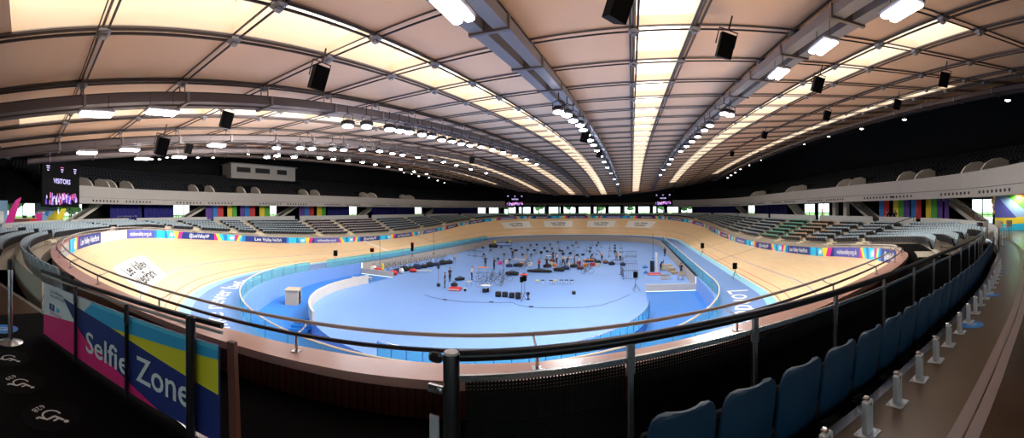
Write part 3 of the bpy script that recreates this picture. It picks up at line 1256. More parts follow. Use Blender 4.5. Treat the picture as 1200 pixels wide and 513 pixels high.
# ------------------------------------------------------------------ lighting gantries
GDROP = .75
def gantry(x, ya, yb, label, w=.34, m='gantry_dark'):
    g = empty('lighting_gantry', label, 'gantry', (x * U, ya * U, roof(x * U, ya * U) - GDROP), 0, 'lighting gantries under the roof')
    ox, oy, oz = g.location
    yl = [ya + (yb - ya) * i / 40 for i in range(41)]
    def P(o, y, dz=0):
        return (x * U + o - ox, y * U - oy, roof(x * U, y * U) - GDROP + dz - oz)
    for s in (-1, 1):
        mb = MB()
        rows = []
        for y in yl:
            c = P(s * w, y)
            h, k = .16, .20
            rows.append([(c[0] - k, c[1], c[2] - h), (c[0] - k, c[1], c[2] + h), (c[0] + k, c[1], c[2] + h), (c[0] + k, c[1], c[2] - h), (c[0] - k, c[1], c[2] - h)])
        mb.grid(rows)
        mb.obj('rail', m, g)
    mb = MB(); mb.tube([P(0, y, .3) for y in yl], .06, 6); mb.obj('cable_tray', 'cable_dark', g)
    for y in CROSS:
        if ya < y < yb:
            mb = MB()
            mb.box(P(0, y, -.02), (w * 2 + .5, .12, .42))
            for s in (-1, 1):
                mb.cyl(P(s * .25, y, .1), P(s * .25, y, GDROP), .025, n=6)
            mb.obj('hanger', 'cable_grey', g)
    return g
gantry(-.97, -3, 31, 'grey twin-rail lighting gantry just left of the overhead skylight, carrying the brightest floodlights', m='gantry_grey')
gantry(1.58, -2, 29, 'grey twin-rail lighting gantry just right of the overhead skylight, with paired floodlights', m='gantry_grey')
gantry(-3.54, -3.5, 31, 'dark lighting gantry crossing the upper left of the photo, nearest of the left-hand ones')
gantry(-6.11, -2, 30.5, 'dark lighting gantry above the left track, second of the left-hand ones')
gantry(-8.66, 0, 29, 'dark lighting gantry above the left seats, farthest of the left-hand ones')
gantry(6.25, 1, 29, 'dark lighting gantry along the right edge of the pale ceiling')
gantry(-13.2, 1, 29, 'dark lighting gantry along the left edge of the pale ceiling')

# ------------------------------------------------------------------ lamps
def make_flood():
    r = empty('floodlight', 'x', 'floodlight')
    mb = MB(); mb.rbox((0, 0, -.16), (.52, .50, .26), .07); hs = mb.obj('housing', 'rail_dark', r)
    mb = MB(); mb.tube([(-.29, 0, -.12), (-.29, 0, .16), (0, 0, .28), (.29, 0, .16), (.29, 0, -.12)], .02, 5); mb.cyl((0, 0, .26), (0, 0, .62), .025, n=6); mb.obj('yoke', 'cable_dark', r)
    mb = MB(); mb.lathe([(.18, -.36), (.24, -.33), (.25, -.29)], 12); mb.obj('lens', 'flood_lens', hs)
    return r
def make_tube():
    r = empty('batten_light', 'x', 'light fitting')
    mb = MB(); mb.rbox((0, 0, 0), (.56, 1.10, .12), .04); bd = mb.obj('body', 'gantry_grey', r)
    for s in (-1, 1):
        mb = MB(); mb.rbox((s * .135, 0, -.09), (.20, 1.02, .08), .03); mb.obj('lamp', 'tube_lens', bd)
    for s in (-.4, .4):
        mb = MB(); mb.cyl((0, s, .05), (0, s, .55), .012, n=5); mb.obj('hanger', 'cable_dark', r)
    return r
def make_down():
    r = empty('downlight', 'x', 'downlight')
    mb = MB(); mb.lathe([(.10, .16), (.22, .10), (.25, -.05), (.25, -.08)], 12); mb.obj('housing', 'rail_dark', r)
    mb = MB(); mb.lathe([(.16, -.13), (.23, -.10), (.23, -.08)], 12); mb.obj('lens', 'down_lens', r)
    return r
FL, TB, DN = make_flood(), make_tube(), make_down()
first = {'f': True, 't': True, 'd': True}
def edge_pt(px, py):
    # on the line where the pale ceiling meets the dark stand
    h = 247 - .004 * (px - 600)
    az = (px - 740.5) / 451.0
    X = (XL + .25) * U if px < 740 else (XR - .2) * U
    d = X / sin(az)
    z = EYE + d * (h - py) / 451.0
    y = d * cos(az)
    return (X, y, min(z, roof(X, y) - .1))
def place(kind, px, py, drop, label, group, yaw=0.0):
    p = roof_pt(px, py, drop) if kind != 'd' else edge_pt(px, py)
    pr = {'f': FL, 't': TB, 'd': DN}[kind]
    if first[kind]:
        first[kind] = False
        pr.location = p; pr.rotation_euler = (0, 0, yaw); tag(pr, label, pr['category'], group)
        return pr, p
    return dup(pr, p, yaw, label, group), p
GLp = [(655, 124), (665, 128), (672, 135), (680, 141), (684, 147), (688, 153), (692, 160), (696, 166), (700, 173), (704, 180), (708, 187), (712, 194), (716, 201), (720, 208), (724, 214)]
GRp = [(849, 127), (856, 129), (832, 142), (826, 148), (818, 156), (811, 162), (805, 168), (798, 174), (787, 184), (784, 190), (778, 197), (774, 203)]
Gp = [(408, 140), (430, 141), (457, 145), (469, 147), (480, 149), (495, 152), (506, 155), (518, 159), (530, 161), (541, 164), (551, 166), (564, 168), (577, 171), (590, 175), (604, 179), (617, 184), (629, 190)]
Jp = [(324, 168), (352, 168), (366, 169), (390, 170), (403, 171), (425, 171), (445, 173), (460, 176), (472, 178), (490, 181), (505, 184), (520, 187), (535, 191), (552, 196), (570, 201)]
Kp = [(313, 180), (325, 178), (345, 180), (375, 181), (391, 183), (408, 185), (425, 187), (440, 190), (455, 193), (470, 196), (485, 199), (500, 202)]
spots = []
def run(ps, nm, grp, drop, every, k, aim=None):
    for i, (x, y) in enumerate(ps):
        lab = f'floodlight on the {nm}, {ORD[i]} from the near end'
        o, p = place('f', x, y, drop, lab, grp)
        if i % every == 0:
            spots.append((p, k, aim))
LB, RB = AX - 27.5, AX + 27.5       # the two banks
run(GLp, 'gantry just left of the overhead skylight', 'floodlights left of the overhead skylight', 1.62, 2, .62)
run(GRp, 'gantry just right of the overhead skylight', 'floodlights right of the overhead skylight', 1.62, 2, .9, RB)
run(Gp, 'upper left gantry', 'floodlights of the upper left gantry', 1.62, 2, .75, LB)
run(Jp, 'second gantry on the left', 'floodlights of the second left gantry', 1.62, 2, .85, LB)
run(Kp, 'third gantry on the left', 'floodlights of the third left gantry', 1.62, 3, .6, LB)
for i, (x, y, w) in enumerate(((532, 6, 'left of the gantry at the top centre'), (1057, 8, 'at the top right, first of the row of three'), (965, 52, 'at the upper right, second of the row of three'), (913, 84, 'at the upper right, third of the row of three'), (113, 131, 'under the upper left gantry, left one of two'), (190, 129, 'under the upper left gantry, right one of two'), (102, 177.5, 'over the upper left seats, left one of a pair'), (152, 174, 'over the upper left seats, right one of a pair'), (167, 185, 'over the upper left seats, lowest of them'), (210, 183, 'over the upper left seats, beside a row of downlights'), (254, 169, 'under the second gantry on the left'))):
    place('t', x, y, 1.55, 'bright twin-lamp batten light ' + w, 'batten lights')
dl = [(178, 186), (187, 186), (196, 184), (232, 184), (250, 184), (282, 184), (291, 180), (306, 184), (322, 186), (336, 185), (358, 187), (364, 188), (377, 188), (394, 190), (400, 190), (408, 192), (424, 194), (430, 194), (442, 196), (453, 198), (466, 200), (474, 202), (483, 203.5), (491, 206), (503, 208), (513, 211), (521, 214)]
for i, (x, y) in enumerate(dl):
    place('d', x, y, .35, f'small downlight on the dark roof edge above the control cabin, {nth(i + 1)} along', 'downlights above the left stand')
dr = [(1181, 116), (1060, 139), (1010, 150), (971, 159), (942, 168), (909, 179), (891, 187), (878, 193), (868, 198), (862, 202), (857, 205), (853, 208)]
for i, (x, y) in enumerate(dr):
    place('d', x, y, .35, f'small downlight on the dark roof edge facing the control cabin, {nth(i + 1)} along', 'downlights above the right stand')
# the beams: most of them are turned onto the two banks
for i, (p, k, aim) in enumerate(spots):
    l = bpy.data.lights.new('flood_beam', 'SPOT')
    l.energy = FLOOD_W * k * (.75 if aim == LB and p[1] < 30 else 1)
    l.color = (1.0, .96, .90)
    l.spot_size = radians(150 if aim is None else 115)
    l.spot_blend = .9
    l.shadow_soft_size = .25
    lo = bpy.data.objects.new('flood_beam', l)
    COL.objects.link(lo)
    lo.location = (p[0], p[1], p[2] - .5)
    ty = p[1]
    if aim is not None and p[1] < 38: ty = p[1] - 10       # the nearest ones light the near bend
    if p[1] > 88: ty = p[1] + 8
    d = Vector(((aim if aim is not None else p[0]) - p[0], ty - p[1], -3.5 - p[2] if aim is not None else -10))
    lo.rotation_euler = d.to_track_quat('-Z', 'Y').to_euler()

# hanging loudspeakers
def make_speaker():
    r = empty('hanging_loudspeaker', 'x', 'loudspeaker')
    mb = MB()
    w, d, h = .26, .22, .38
    mb.add([(-w, -d, -h), (w, -d, -h), (w * .75, d, -h), (-w * .75, d, -h), (-w, -d, h), (w, -d, h), (w * .75, d, h), (-w * .75, d, h)],
           [(3, 2, 1, 0), (4, 5, 6, 7), (0, 1, 5, 4), (1, 2, 6, 5), (2, 3, 7, 6), (3, 0, 4, 7)])
    cb = mb.obj('cabinet', 'speaker_black', r)
    mb = MB(); mb.box((0, -d - .012, 0), (.46, .02, .70)); mb.obj('grille', 'mesh_black', cb)
    mb = MB(); mb.tube([(-.33, 0, 0), (-.33, 0, .5), (.33, 0, .5), (.33, 0, 0)], .025, 5); mb.cyl((0, 0, .5), (0, 0, .95), .03, n=6); mb.obj('bracket', 'cable_dark', r)
    return r
SPK = make_speaker()
spk = [(725, 5, 'at the top centre beside the overhead skylight', .7), (850, 54, 'right of the overhead skylight, cable loop above it', .4), (373, 91, 'at the upper left beside the recessed skylight', .5), (265, 140, 'at the left under the upper gantry', .4), (958, 99, 'in front of the right skylight strip', .5), (1106, 93, 'nearest of those on the far right', .2), (969, 135, 'right of centre below the long skylight strip', .4), (896, 158, 'right of centre, small and far off', .4), (1051, 122, 'at the end of the rightmost skylight', .3), (189, 171, 'over the left stand, left one of two close together', .4), (221, 174, 'over the left stand, right one of two close together', .4), (858, 180, 'far off at the right beyond the last skylight', .4), (685, 160, 'far off beside the brightest floodlights', .3), (702, 180, 'farthest, beside the brightest floodlights', .3), (553, 187, 'far off under the left gantries', .3)]
for i, (x, y, w, yaw) in enumerate(spk):
    p = roof_pt(x, y, 2.1 if x in (685, 702, 553, 189) else .98)
    a = atan2(p[0], p[1])
    lab = 'black hanging loudspeaker ' + w
    if i == 0:
        SPK.location = p; SPK.rotation_euler = (.35, 0.15, -a + yaw); tag(SPK, lab, 'loudspeaker', 'hanging loudspeakers')
    else:
        o = dup(SPK, p, -a + yaw, lab, 'hanging loudspeakers')
        o.rotation_euler = (.35, .15, -a + yaw)

# ------------------------------------------------------------------ outer walls, windows
RWALL = 48.0
wins = []
for a, b in ((12, 41), (66, 96), (203, 209), (209, 222), (316, 324), (409, 418), (486, 494), (560, 569), (573, 586), (877, 884.5), (943, 955), (959, 972), (1139, 1164)):
    wins.append(tuple(sorted((ray_t(a, RWALL), ray_t(b, RWALL)))))
for k in range(11): wins.append((.5 + (-41 + 7.5 * k) / 180 - .019, .5 + (-41 + 7.5 * k) / 180 + .019))  # unseen windows behind the viewer, added to throw daylight on the foreground
fa, fb = sorted((ray_t(588, RWALL), ray_t(812, RWALL)))
NF = 13
for i in range(NF):
    w = (fb - fa) / NF
    wins.append((fa + i * w + .002, fa + (i + 1) * w - .006))
wins.sort()
nw = ns
solid = []
q = 0.0
for a, b in wins:
    solid.append((q, a)); q = b
solid.append((q, 4.0))
mb = MB()
for a, b in solid:
    if b - a > 1e-4:
        far = 2.2 < (a + b) / 2 < 2.8
        mb = MB(); ring(mb, lambda t: [(RWALL, -.2), (RWALL, 3.7), (RWALL + .3, 3.7)], ts(a, b, 1.5, 48))
        struct(mb.obj('wall_outer', 'black_wall'))

mb = MB(); ring(mb, lambda t: [(RWALL, 3.6), (RWALL, 7)] if theta(t) < 41 else [(RWALL, 2.9), (RWALL, 7)], ALL_T)
struct(mb.obj('wall_outer_upper', 'black_wall'))
mb = MB(); ring(mb, lambda t: [(53.2, 2.9), (53.2, 19)], ALL_T)
ring(mb, lambda t: [(47.9, 3.7), (53.3, 3.7)], ALL_T)
struct(mb.obj('wall_back', 'black_wall'))
for a, b in wins:
    nw += 1
    tt = ts(a, b, 1.2, 48)
    mb = MB(); mb.grid([[(*st(t, RWALL + .05), 0), (*st(t, RWALL + .05), 3.7)] for t in tt])
    w = struct(mb.obj('window_%d' % nw, 'glass_clear'))
    mb = MB()
    for t in (tt[0], (tt[0] + tt[-1]) / 2, tt[-1]):
        x, y = st(t, RWALL); mb.box((x, y, 1.85), (.09, .09, 3.7), atan2(st_n(t)[1], st_n(t)[0]))
    mb.tube([(*st(t, RWALL), 1.0) for t in tt], .035, 4)
    mb.tube([(*st(t, RWALL), 3.66) for t in tt], .06, 4)
    mb.obj('window_frame', 'glass_frame', w)
# far end: dark beam and black infill up to the roof
FT = ts(2.5 - 42 / 180, 2.5 + 42 / 180, 1.6, 40)
mb = MB(); ring(mb, lambda t: [(40.4, 3.55), (40.0, 3.55), (40.0, 4.15), (40.4, 4.15)], FT)
struct(mb.obj('beam_far', 'soffit_brown'))
mb = MB(); ring(mb, lambda t: [(40.2, 4.1), (40.2, 12)], FT)
ring(mb, lambda t: [(40.2, 3.56), (48.2, 3.62)], FT)
struct(mb.obj('wall_far', 'black_wall'))
# near bend behind the viewer
NT = ts(.5 - 44 / 180, .5 + 44 / 180, 1.6, 47)
mb = MB(); ring(mb, lambda t: [(48.1, 3.66), (48.1, 12)], NT)
struct(mb.obj('wall_near', 'black_wall'))
# round lights let into the soffit at the right
for i, (x, y) in enumerate(((1146, 231), (1158, 230), (1170, 229), (1182, 228), (1194, 226.5), (1188, 232), (1176, 233), (1164, 234))):
    h = 247 - .004 * (x - 600)
    d = 1.33 * 451 / (h - y)
    a = (x - 740.5) / 451
    r = 42.0 if i < 5 else 44.2
    t = ray_t(x, r)
    o = empty('soffit_light', f'round light let into the brown soffit, {ORD[i]} of the group above the right windows', 'downlight', (*st(t, r), 2.885), 0, 'soffit lights')
    mb = MB(); mb.lathe([(.20, .05), (.22, 0), (.22, -.02), (.17, -.02)], 14); mb.obj('trim_ring', 'steel', o)
    mb = MB(); mb.lathe([(.02, -.030), (.15, -.026), (.165, -.018)], 14); mb.obj('lens', 'down_lens', o)
    if i % 2 == 0:
        l = bpy.data.lights.new('soffit_beam', 'SPOT'); l.energy = 260; l.spot_size = radians(160); l.spot_blend = .8; l.shadow_soft_size = .15; l.color = (1, .93, .85)
        lo = bpy.data.objects.new('soffit_beam', l); COL.objects.link(lo); lo.location = (*st(t, r), 2.80)

# columns of the concourse
for i, px in enumerate((585, 612, 639, 655, 700, 731, 770, 796)):
    t = ray_t(px, 44)
    mb = MB(); mb.cyl((*st(t, 44), 0), (*st(t, 44), 3.6), .32, n=12)
    struct(mb.obj('column', 'glass_frame', smooth=True))
for i, px in enumerate((979, 992)):
    t = ray_t(px, 43)
    x, y = st(t, 43)
    mb = MB(); mb.box((x, y, 1.45), (.5, .9, 2.9), atan2(st_n(t)[1], st_n(t)[0]))
    struct(mb.obj('column', 'concrete_pale'))

# navy drapes and coloured banners hanging behind the terraces
def hanging(nm, a, b, r, z0, z1, m, wave=.04, thick=.03, waves=9):
    ta, tb = sorted((ray_t(a, r), ray_t(b, r)))
    n = 24 if wave > .02 else 6
    tm = (ta + tb) / 2
    base = (*st(tm, r), z0)
    mb = MB()
    rows = []
    for i in range(n + 1):
        t = ta + (tb - ta) * i / n
        o = wave * sin(i / n * waves * 2 * pi)
        p, q = st(t, r + o), st(t, r + o + thick)
        rows.append([(p[0] - base[0], p[1] - base[1], 0), (p[0] - base[0], p[1] - base[1], z1 - z0), (q[0] - base[0], q[1] - base[1], z1 - z0), (q[0] - base[0], q[1] - base[1], 0)])
    mb.grid(rows)
    mb.add(rows[0], [(0, 1, 2, 3)]); mb.add(rows[-1], [(3, 2, 1, 0)])
    return mb.obj(nm, m, None, base)
dr = [(129, 166, 'left stand, leftmost of all'), (169, 203, 'left stand, second from the left'), (384, 409, 'left stand, third from the left'), (436, 463, 'left stand, fourth from the left'), (464, 485, 'left stand, fifth from the left'), (508, 533, 'left stand, sixth from the left'), (534, 560, 'left stand, last before the far windows'), (816, 838, 'right stand, first after the far windows'), (839, 862, 'right stand, second from the far bend'), (886, 901, 'right stand, third from the far bend'), (902, 922, 'right stand, nearest of them')]
for a, b, w in dr:
    tag(hanging('navy_drape', a, b, 44.2, .02, 2.93, 'navy_drape'), 'navy drape hung under the balcony of the ' + w, 'drape', 'navy drapes')
bn = [(241, 248.6, 'purple'), (249.5, 255, 'blue'), (255.4, 261.7, 'red'), (266.4, 272.0, 'yellow'), (272.3, 277.4, 'green'), (281.4, 286.3, 'purple'), (286.7, 292.6, 'blue'), (292.9, 299, 'red'), (304, 310.1, 'yellow'), (310.4, 315.4, 'green'), (350.5, 356.6, 'purple'), (356.9, 361.7, 'blue'), (362, 367.6, 'red'), (371.4, 377, 'yellow'), (377.2, 381.5, 'green'),
      (1030.3, 1035.6, 'blue'), (1036, 1042, 'red'), (1046.8, 1053, 'yellow'), (1053.4, 1059, 'green'), (1059.4, 1066, 'purple'), (1067.8, 1073.3, 'blue'), (1073.7, 1079.6, 'red'), (1085, 1091.4, 'yellow'), (1091.8, 1098, 'green'), (1098.4, 1104.4, 'purple'), (1107, 1112, 'purple')]
seen = {}
for a, b, c in bn:
    side = 'left' if a < 700 else 'right'
    seen[(side, c)] = seen.get((side, c), 0) + 1
    o = hanging('hanging_banner', a, b, 43.4, .55 if side == 'right' else .3, 2.9, c, .015, .03, 2)
    tag(o, f'{c} hanging banner under the {side} balcony, {ORD[seen[(side, c)]-1]} {c} one from the left', 'banner', f'coloured banners under the {side} balcony')

# staircases up to the upper tier
def staircase(px, sgn, label, r=45.4, run=5.2):
    t = ray_t(px, r)
    n = st_n(t)
    x, y = st(t, r)
    s = empty('staircase', label, 'staircase', (x, y, 0), atan2(n[1], n[0]))
    # local x points outwards, y along the ring
    ns_ = 14
    mb = MB()
    for i in range(ns_):
        mb.box((0, sgn * (-run / 2 + run * (i + .5) / ns_), 2.8 * (i + .5) / ns_), (1.7, run / ns_ + .03, .2))
    mb.obj('flight', 'concrete', s)
    for w in (-.9, .9):
        mb = MB()
        a, b = -run / 2 * sgn, run / 2 * sgn
        mb.add([(w - .05, a, -.0), (w - .05, b, 2.55), (w - .05, b, 2.9), (w - .05, a, .45), (w + .05, a, -.0), (w + .05, b, 2.55), (w + .05, b, 2.9), (w + .05, a, .45)],
               [(0, 1, 2, 3), (7, 6, 5, 4), (0, 4, 5, 1), (1, 5, 6, 2), (2, 6, 7, 3), (3, 7, 4, 0)])
        mb.obj('stringer', 'concrete_pale', s)
        mb = MB(); mb.tube([(w, a, 1.25), (w, b, 2.88)], .03, 6); mb.cyl((w, a, .4), (w, a, 1.25), .025, n=6); mb.obj('handrail', 'steel', s)
for px, sg, w in ((98, -1, 'beside the leftmost window'), (226, -1, 'left stand, left of the coloured banners'), (334, -1, 'left stand, between two groups of coloured banners'), (428, -1, 'left stand, beyond the coloured banners'), (505, -1, 'left stand, farthest one'), (870, 1, 'right stand, farthest one'), (934, 1, 'right stand, second farthest'), (1014, 1, 'right stand, left of the coloured banners'), (1131, 1, 'at the right, beside the bright windows')):
    staircase(px, sg, 'concrete staircase under the balcony, ' + w)

# display screens
def screen(px0, px1, r, z0, z1, label, wide):
    t = (ray_t(px0, r) + ray_t(px1, r)) / 2
    n = st_n(t)
    x, y = st(t, r)
    s = empty('display_screen', label, 'screen', (x, y, z0), atan2(n[0], -n[1]) )
    # local +y looks inwards
    H = z1 - z0; W = wide
    mb = MB(); mb.rbox((0, -.14, H / 2), (W, .26, H), .04); mb.obj('cabinet', 'speaker_black', s)
    T = lambda x, y: (-x, .002, y)
    mb = MB()
    put_text(mb, 'VISITORS', H * .15, lambda a, b: (-a, .004, H * .56 + b), 0, .015)
    mb.obj('lettering', 'screen_white', s)
    mb = MB()
    rnd = random.Random(3)
    for i in range(70):      # a crowd in pink and violet along the foot of the picture
        cx = -W * .42 + W * .84 * rnd.random(); cz = H * (.10 + .17 * rnd.random()); q = W * .012 * (1 + rnd.random())
        mb.add([(cx - q, .004, cz - q * 2), (cx + q, .004, cz - q * 2), (cx + q * .5, .004, cz + q * 2), (cx - q * .6, .004, cz + q * 1.6)], [(0, 1, 2, 3)], rnd.randint(0, 2))
    mb.obj('picture', ['screen_pink', 'screen_violet', 'screen_white'], s)
    for cx in (-.36, 0, .36):
        mb = MB()
        for k in range(3):
            w = W * (.09 - .02 * k); zz = H * (.86 - .045 * k)
            mb.add([(cx * W - w / 2, .004, zz), (cx * W + w / 2, .004, zz), (cx * W + w / 2, .004, zz + H * .018), (cx * W - w / 2, .004, zz + H * .018)], [(0, 1, 2, 3)], 1 if cx == 0 and k == 0 else 0)
        mb.obj('sponsor_mark', ['screen_white', 'screen_pink'], s)
    return s
lamp_mat('screen_white', (.62, .55, 1.0), 1.1)
lamp_mat('screen_pink', (.85, .16, .42), .7)
lamp_mat('screen_violet', (.28, .12, .75), .6)
screen(51, 94, 39.3, 2.15, 6.9, 'large black screen reading VISITORS at the left end of the balcony', 6.4)
screen(592, 615, 39.6, 3.2, 7.0, 'black screen reading VISITORS at the far end, left of the skylights', 6.6)
screen(766, 788, 39.6, 3.2, 7.0, 'black screen reading VISITORS at the far end, right of the overhead skylight', 6.6)

# ------------------------------------------------------------------ outdoors
mb = MB()
mb.add([(AX + 240 * cos(a * pi / 24), 60 + 240 * sin(a * pi / 24), -.35) for a in range(48)], [tuple(range(48))])
# (the building's own floors cover the lawn inside)
rows = [[(AX + r * cos(a * pi / 32), 60 + r * 1.2 * sin(a * pi / 32), -.25) for r in (88, 120, 240)] for a in range(65)]
mb = MB(); mb.grid(rows); struct(mb.obj('ground_lawn', 'lawn'))
mb = MB(); ring(mb, lambda t: [(48.3, -.05), (75, -.2)], ALL_T); struct(mb.obj('ground_paving', 'paving'))
rnd = random.Random(11)
def tree(x, y, h, label):
    t = empty('tree', label, 'tree', (x, y, -.1), 0, 'trees outside the windows')
    mb = MB(); mb.cyl((0, 0, 0), (0, 0, h * .45), .22, .14, 8); mb.obj('trunk', 'trunk', t)
    mb = MB()
    for k in range(26):
        a, b = rnd.random() * 2 * pi, rnd.random() ** .6
        mb.ball((b * h * .28 * cos(a), b * h * .28 * sin(a), h * (.35 + .6 * rnd.random())), h * (.10 + .08 * rnd.random()), 7, 5, 0, (1, 1, .8))
    mb.obj('crown', 'tree_leaf', t)
for px in (24, 84, 598, 634, 668, 702, 738, 770, 806, 952, 1152):
    t = ray_t(px, 60)
    x, y = st(t, 58 + 12 * rnd.random())
    tree(x, y, 5 + 4 * rnd.random(), 'leafy green tree ' + {24: 'outside the leftmost window', 84: 'outside the window beside the large screen', 952: 'outside the windows behind the green seats', 1152: 'outside the tall window at the far right'}.get(px, f'outside the far bend windows, {nth((px - 560) // 34)} from the left'))
w = bpy.data.worlds.new('sky'); SC.world = w; w.use_nodes = True
bg = w.node_tree.nodes['Background']
bg.inputs[0].default_value = (.80, .93, 1.0, 1)
bg.inputs[1].default_value = 2.3
# ------------------------------------------------------------------ foreground, right: mesh barrier, seats, brackets
def tdeg(a):           # station from degrees right of the apex of the near bend
    return .5 + a / 180
def perforated(name):
    m = bpy.data.materials.new(name); m.use_nodes = True
    nt = m.node_tree; b = nt.nodes['Principled BSDF']
    b.inputs['Base Color'].default_value = (.005, .0045, .004, 1); b.inputs['Roughness'].default_value = .7; b.inputs['Specular IOR Level'].default_value = .15
    uv = nt.nodes.new('ShaderNodeUVMap'); uv.uv_map = 'uv'
    vm = nt.nodes.new('ShaderNodeVectorMath'); vm.operation = 'SCALE'; vm.inputs['Scale'].default_value = 1 / .021
    fr = nt.nodes.new('ShaderNodeVectorMath'); fr.operation = 'FRACTION'
    sb = nt.nodes.new('ShaderNodeVectorMath'); sb.operation = 'SUBTRACT'; sb.inputs[1].default_value = (.5, .5, 0)
    ln = nt.nodes.new('ShaderNodeVectorMath'); ln.operation = 'LENGTH'
    lt = nt.nodes.new('ShaderNodeMath'); lt.operation = 'GREATER_THAN'; lt.inputs[1].default_value = .20
    nt.links.new(uv.outputs[0], vm.inputs[0]); nt.links.new(vm.outputs[0], fr.inputs[0]); nt.links.new(fr.outputs[0], sb.inputs[0])
    nt.links.new(sb.outputs[0], ln.inputs[0]); nt.links.new(ln.outputs['Value'], lt.inputs[0]); nt.links.new(lt.outputs[0], b.inputs['Alpha'])
    MATS[name] = m
perforated('perforated')
RBT = [(20, 33.0), (22.5, 32.98), (24.5, 32.87), (26.5, 32.93), (28.4, 33.02), (33.9, 33.2), (38.3, 33.55), (44, 34.1), (52, 35.0), (62, 36.2)]
def rb(t):
    return sum(interp((t - .5) * 180 + o, RBT) for o in (-1, -.5, 0, .5, 1)) / 5
ZT = .75
B0, B1 = tdeg(22.5), tdeg(52)
bt = ts(B0, B1, .35, 33)
bar = empty('mesh_barrier', 'dark perforated mesh barrier with a thick round top rail in front of the blue seats', 'barrier', (*st(B0, rb(B0)), -.38))
bo = bar.location
def bl(p):
    return (p[0] - bo.x, p[1] - bo.y, p[2] - bo.z)
mb = MB(); mb.tube([bl((*st(t, rb(t)), ZT)) for t in bt], .036, 10); mb.obj('top_rail', 'rail_dark', bar, smooth=True)
mb = MB(); mb.grid([[bl((*st(t, rb(t) + .012), ZT - .15)), bl((*st(t, rb(t) + .012), ZT - .115)), bl((*st(t, rb(t) - .012), ZT - .115)), bl((*st(t, rb(t) - .012), ZT - .15))] for t in bt])
mb.obj('frame_strip', 'steel', bar)
step = 1.08 / (st_len(B0, B0 + .01, 32.9) / .01)
t = B0
i = 0
while t < B1:
    n = st_n(t); yaw = atan2(n[1], n[0])
    if i > 0:
        mb = MB()
        x, y = st(t, rb(t) + .02)
        mb.box(bl((x, y, (ZT - .30) / 2 - .19 + .12)), (.022, .034, ZT + .20), yaw)
        mb.box(bl((x, y, ZT - .12)), (.03, .05, .2), yaw)
        x, y = st(t, rb(t) + .05)
        mb.cyl(bl((x, y, ZT - .13)), bl((x - n[0] * .02, y - n[1] * .02, ZT - .13)), .012, n=8)
        mb.obj('post', 'metal_grey', bar)
    e = min(t + step, B1)
    q = ts(t + step * .03, e - step * .03, .2, 33)
    mb = MB()
    S = [st_len(q[0], k, 32.9) for k in q]
    rows = [[bl((*st(k, rb(k)), ZT - .15 - .92 * w)) for w in (0, 1)] for k in q]
    mb.grid(rows, 0, lambda a, c: (S[a], .92 * c))
    mb.obj('mesh_panel', 'perforated', bar)
    t += step; i += 1
# thick gate post with its hinge and latch plate
gx, gy = st(B0, rb(B0) + .0)
gp_ = empty('gate_post', 'thick black round gate post with a pale cap at the end of the mesh barrier', 'post', (gx - .045, gy - .02, -.38))
mb = MB(); mb.lathe([(.05, 0), (.05, 1.125), (.047, 1.14)], 20); mb.obj('post', 'rail_dark', gp_, smooth=True)
mb = MB(); mb.lathe([(.047, 1.14), (.043, 1.152), (.02, 1.156)], 20); mb.obj('cap', 'rail_grey', gp_, smooth=True)
mb = MB(); mb.box((-.085, -.035, .93), (.10, .02, .045)); mb.cyl((-.06, -.045, .93), (-.06, -.055, .93), .012, n=8); mb.obj('hinge', 'steel', gp_)
mb = MB(); mb.rbox((-.10, -.03, .62), (.065, .016, .30), .01); mb.obj('latch_plate', 'galv', gp_)
mb = MB(); mb.rbox((-.105, .0, 1.10), (.09, .05, .06), .015); mb.obj('rail_stub', 'rail_dark', gp_)

# tip-up seats seen from behind
def fg_seat():
    s = empty('tip_up_seat', 'x', 'seat')
    mb = MB()
    # moulded shell with rounded corners, bowed backwards; local +y towards the track
    W, H = .222, .62
    rows = []
    prof = [(0, .55), (.03, .80), (.10, .95), (.22, 1), (.45, 1), (.55, .97), (.595, .88), (.615, .74), (.62, .5)]
    for side in (0, 1):
        rr = []
        for z, w in prof:
            r = []
            for k in range(9):
                u = -1 + 2 * k / 8
                x = W * w * u
                y = -.02 - .10 * (z / H) - .035 * (1 - u * u) + (.04 if z < .08 else 0) * (1 - z / .08) + (.022 if side else 0)
                r.append((x, y, z + .27))
            rr.append(r)
        rows.append(rr)
    mb.grid(rows[0]); mb.grid(rows[1], flip=True)
    outer, inner = rows
    rim0 = [r[0] for r in outer] + outer[-1][1:] + [r[-1] for r in outer[::-1]][1:] + outer[0][::-1][1:]
    rim1 = [r[0] for r in inner] + inner[-1][1:] + [r[-1] for r in inner[::-1]][1:] + inner[0][::-1][1:]
    mb.grid([rim0, rim1])
    mb.obj('backrest', 'fg_seat', s, smooth=True)
    mb = MB(); mb.rbox((0, .06, .50), (.42, .06, .40), .03); mb.obj('seat_pan', 'fg_seat_dark', s)
    for sx in (-1, 1):
        mb = MB(); mb.box((sx * .225, .03, .30), (.03, .16, .34)); mb.box((sx * .225, -.08, .16), (.03, .07, .32)); mb.obj('side_arm', 'fg_seat_dark', s)
    mb = MB(); mb.box((0, .0, .13), (.46, .05, .05)); mb.box((0, .0, .06), (.06, .05, .12)); mb.obj('beam', 'black', s)
    return s
FS = fg_seat()
pitch = .49 / (pi * 33.2)
k = 0
t = tdeg(24.6)
FG = []
while t < tdeg(49):
    n = st_n(t)
    # follow the edge of the concourse, which swings outwards
    a, b = st(t - .002, r_con(t - .002) - .27), st(t + .002, r_con(t + .002) - .27)
    yaw = atan2(b[1] - a[1], b[0] - a[0])
    FG.append((*st(t, r_con(t) - .27), -.40, yaw))
    t += .49 / (hypot(b[0] - a[0], b[1] - a[1]) / .004)
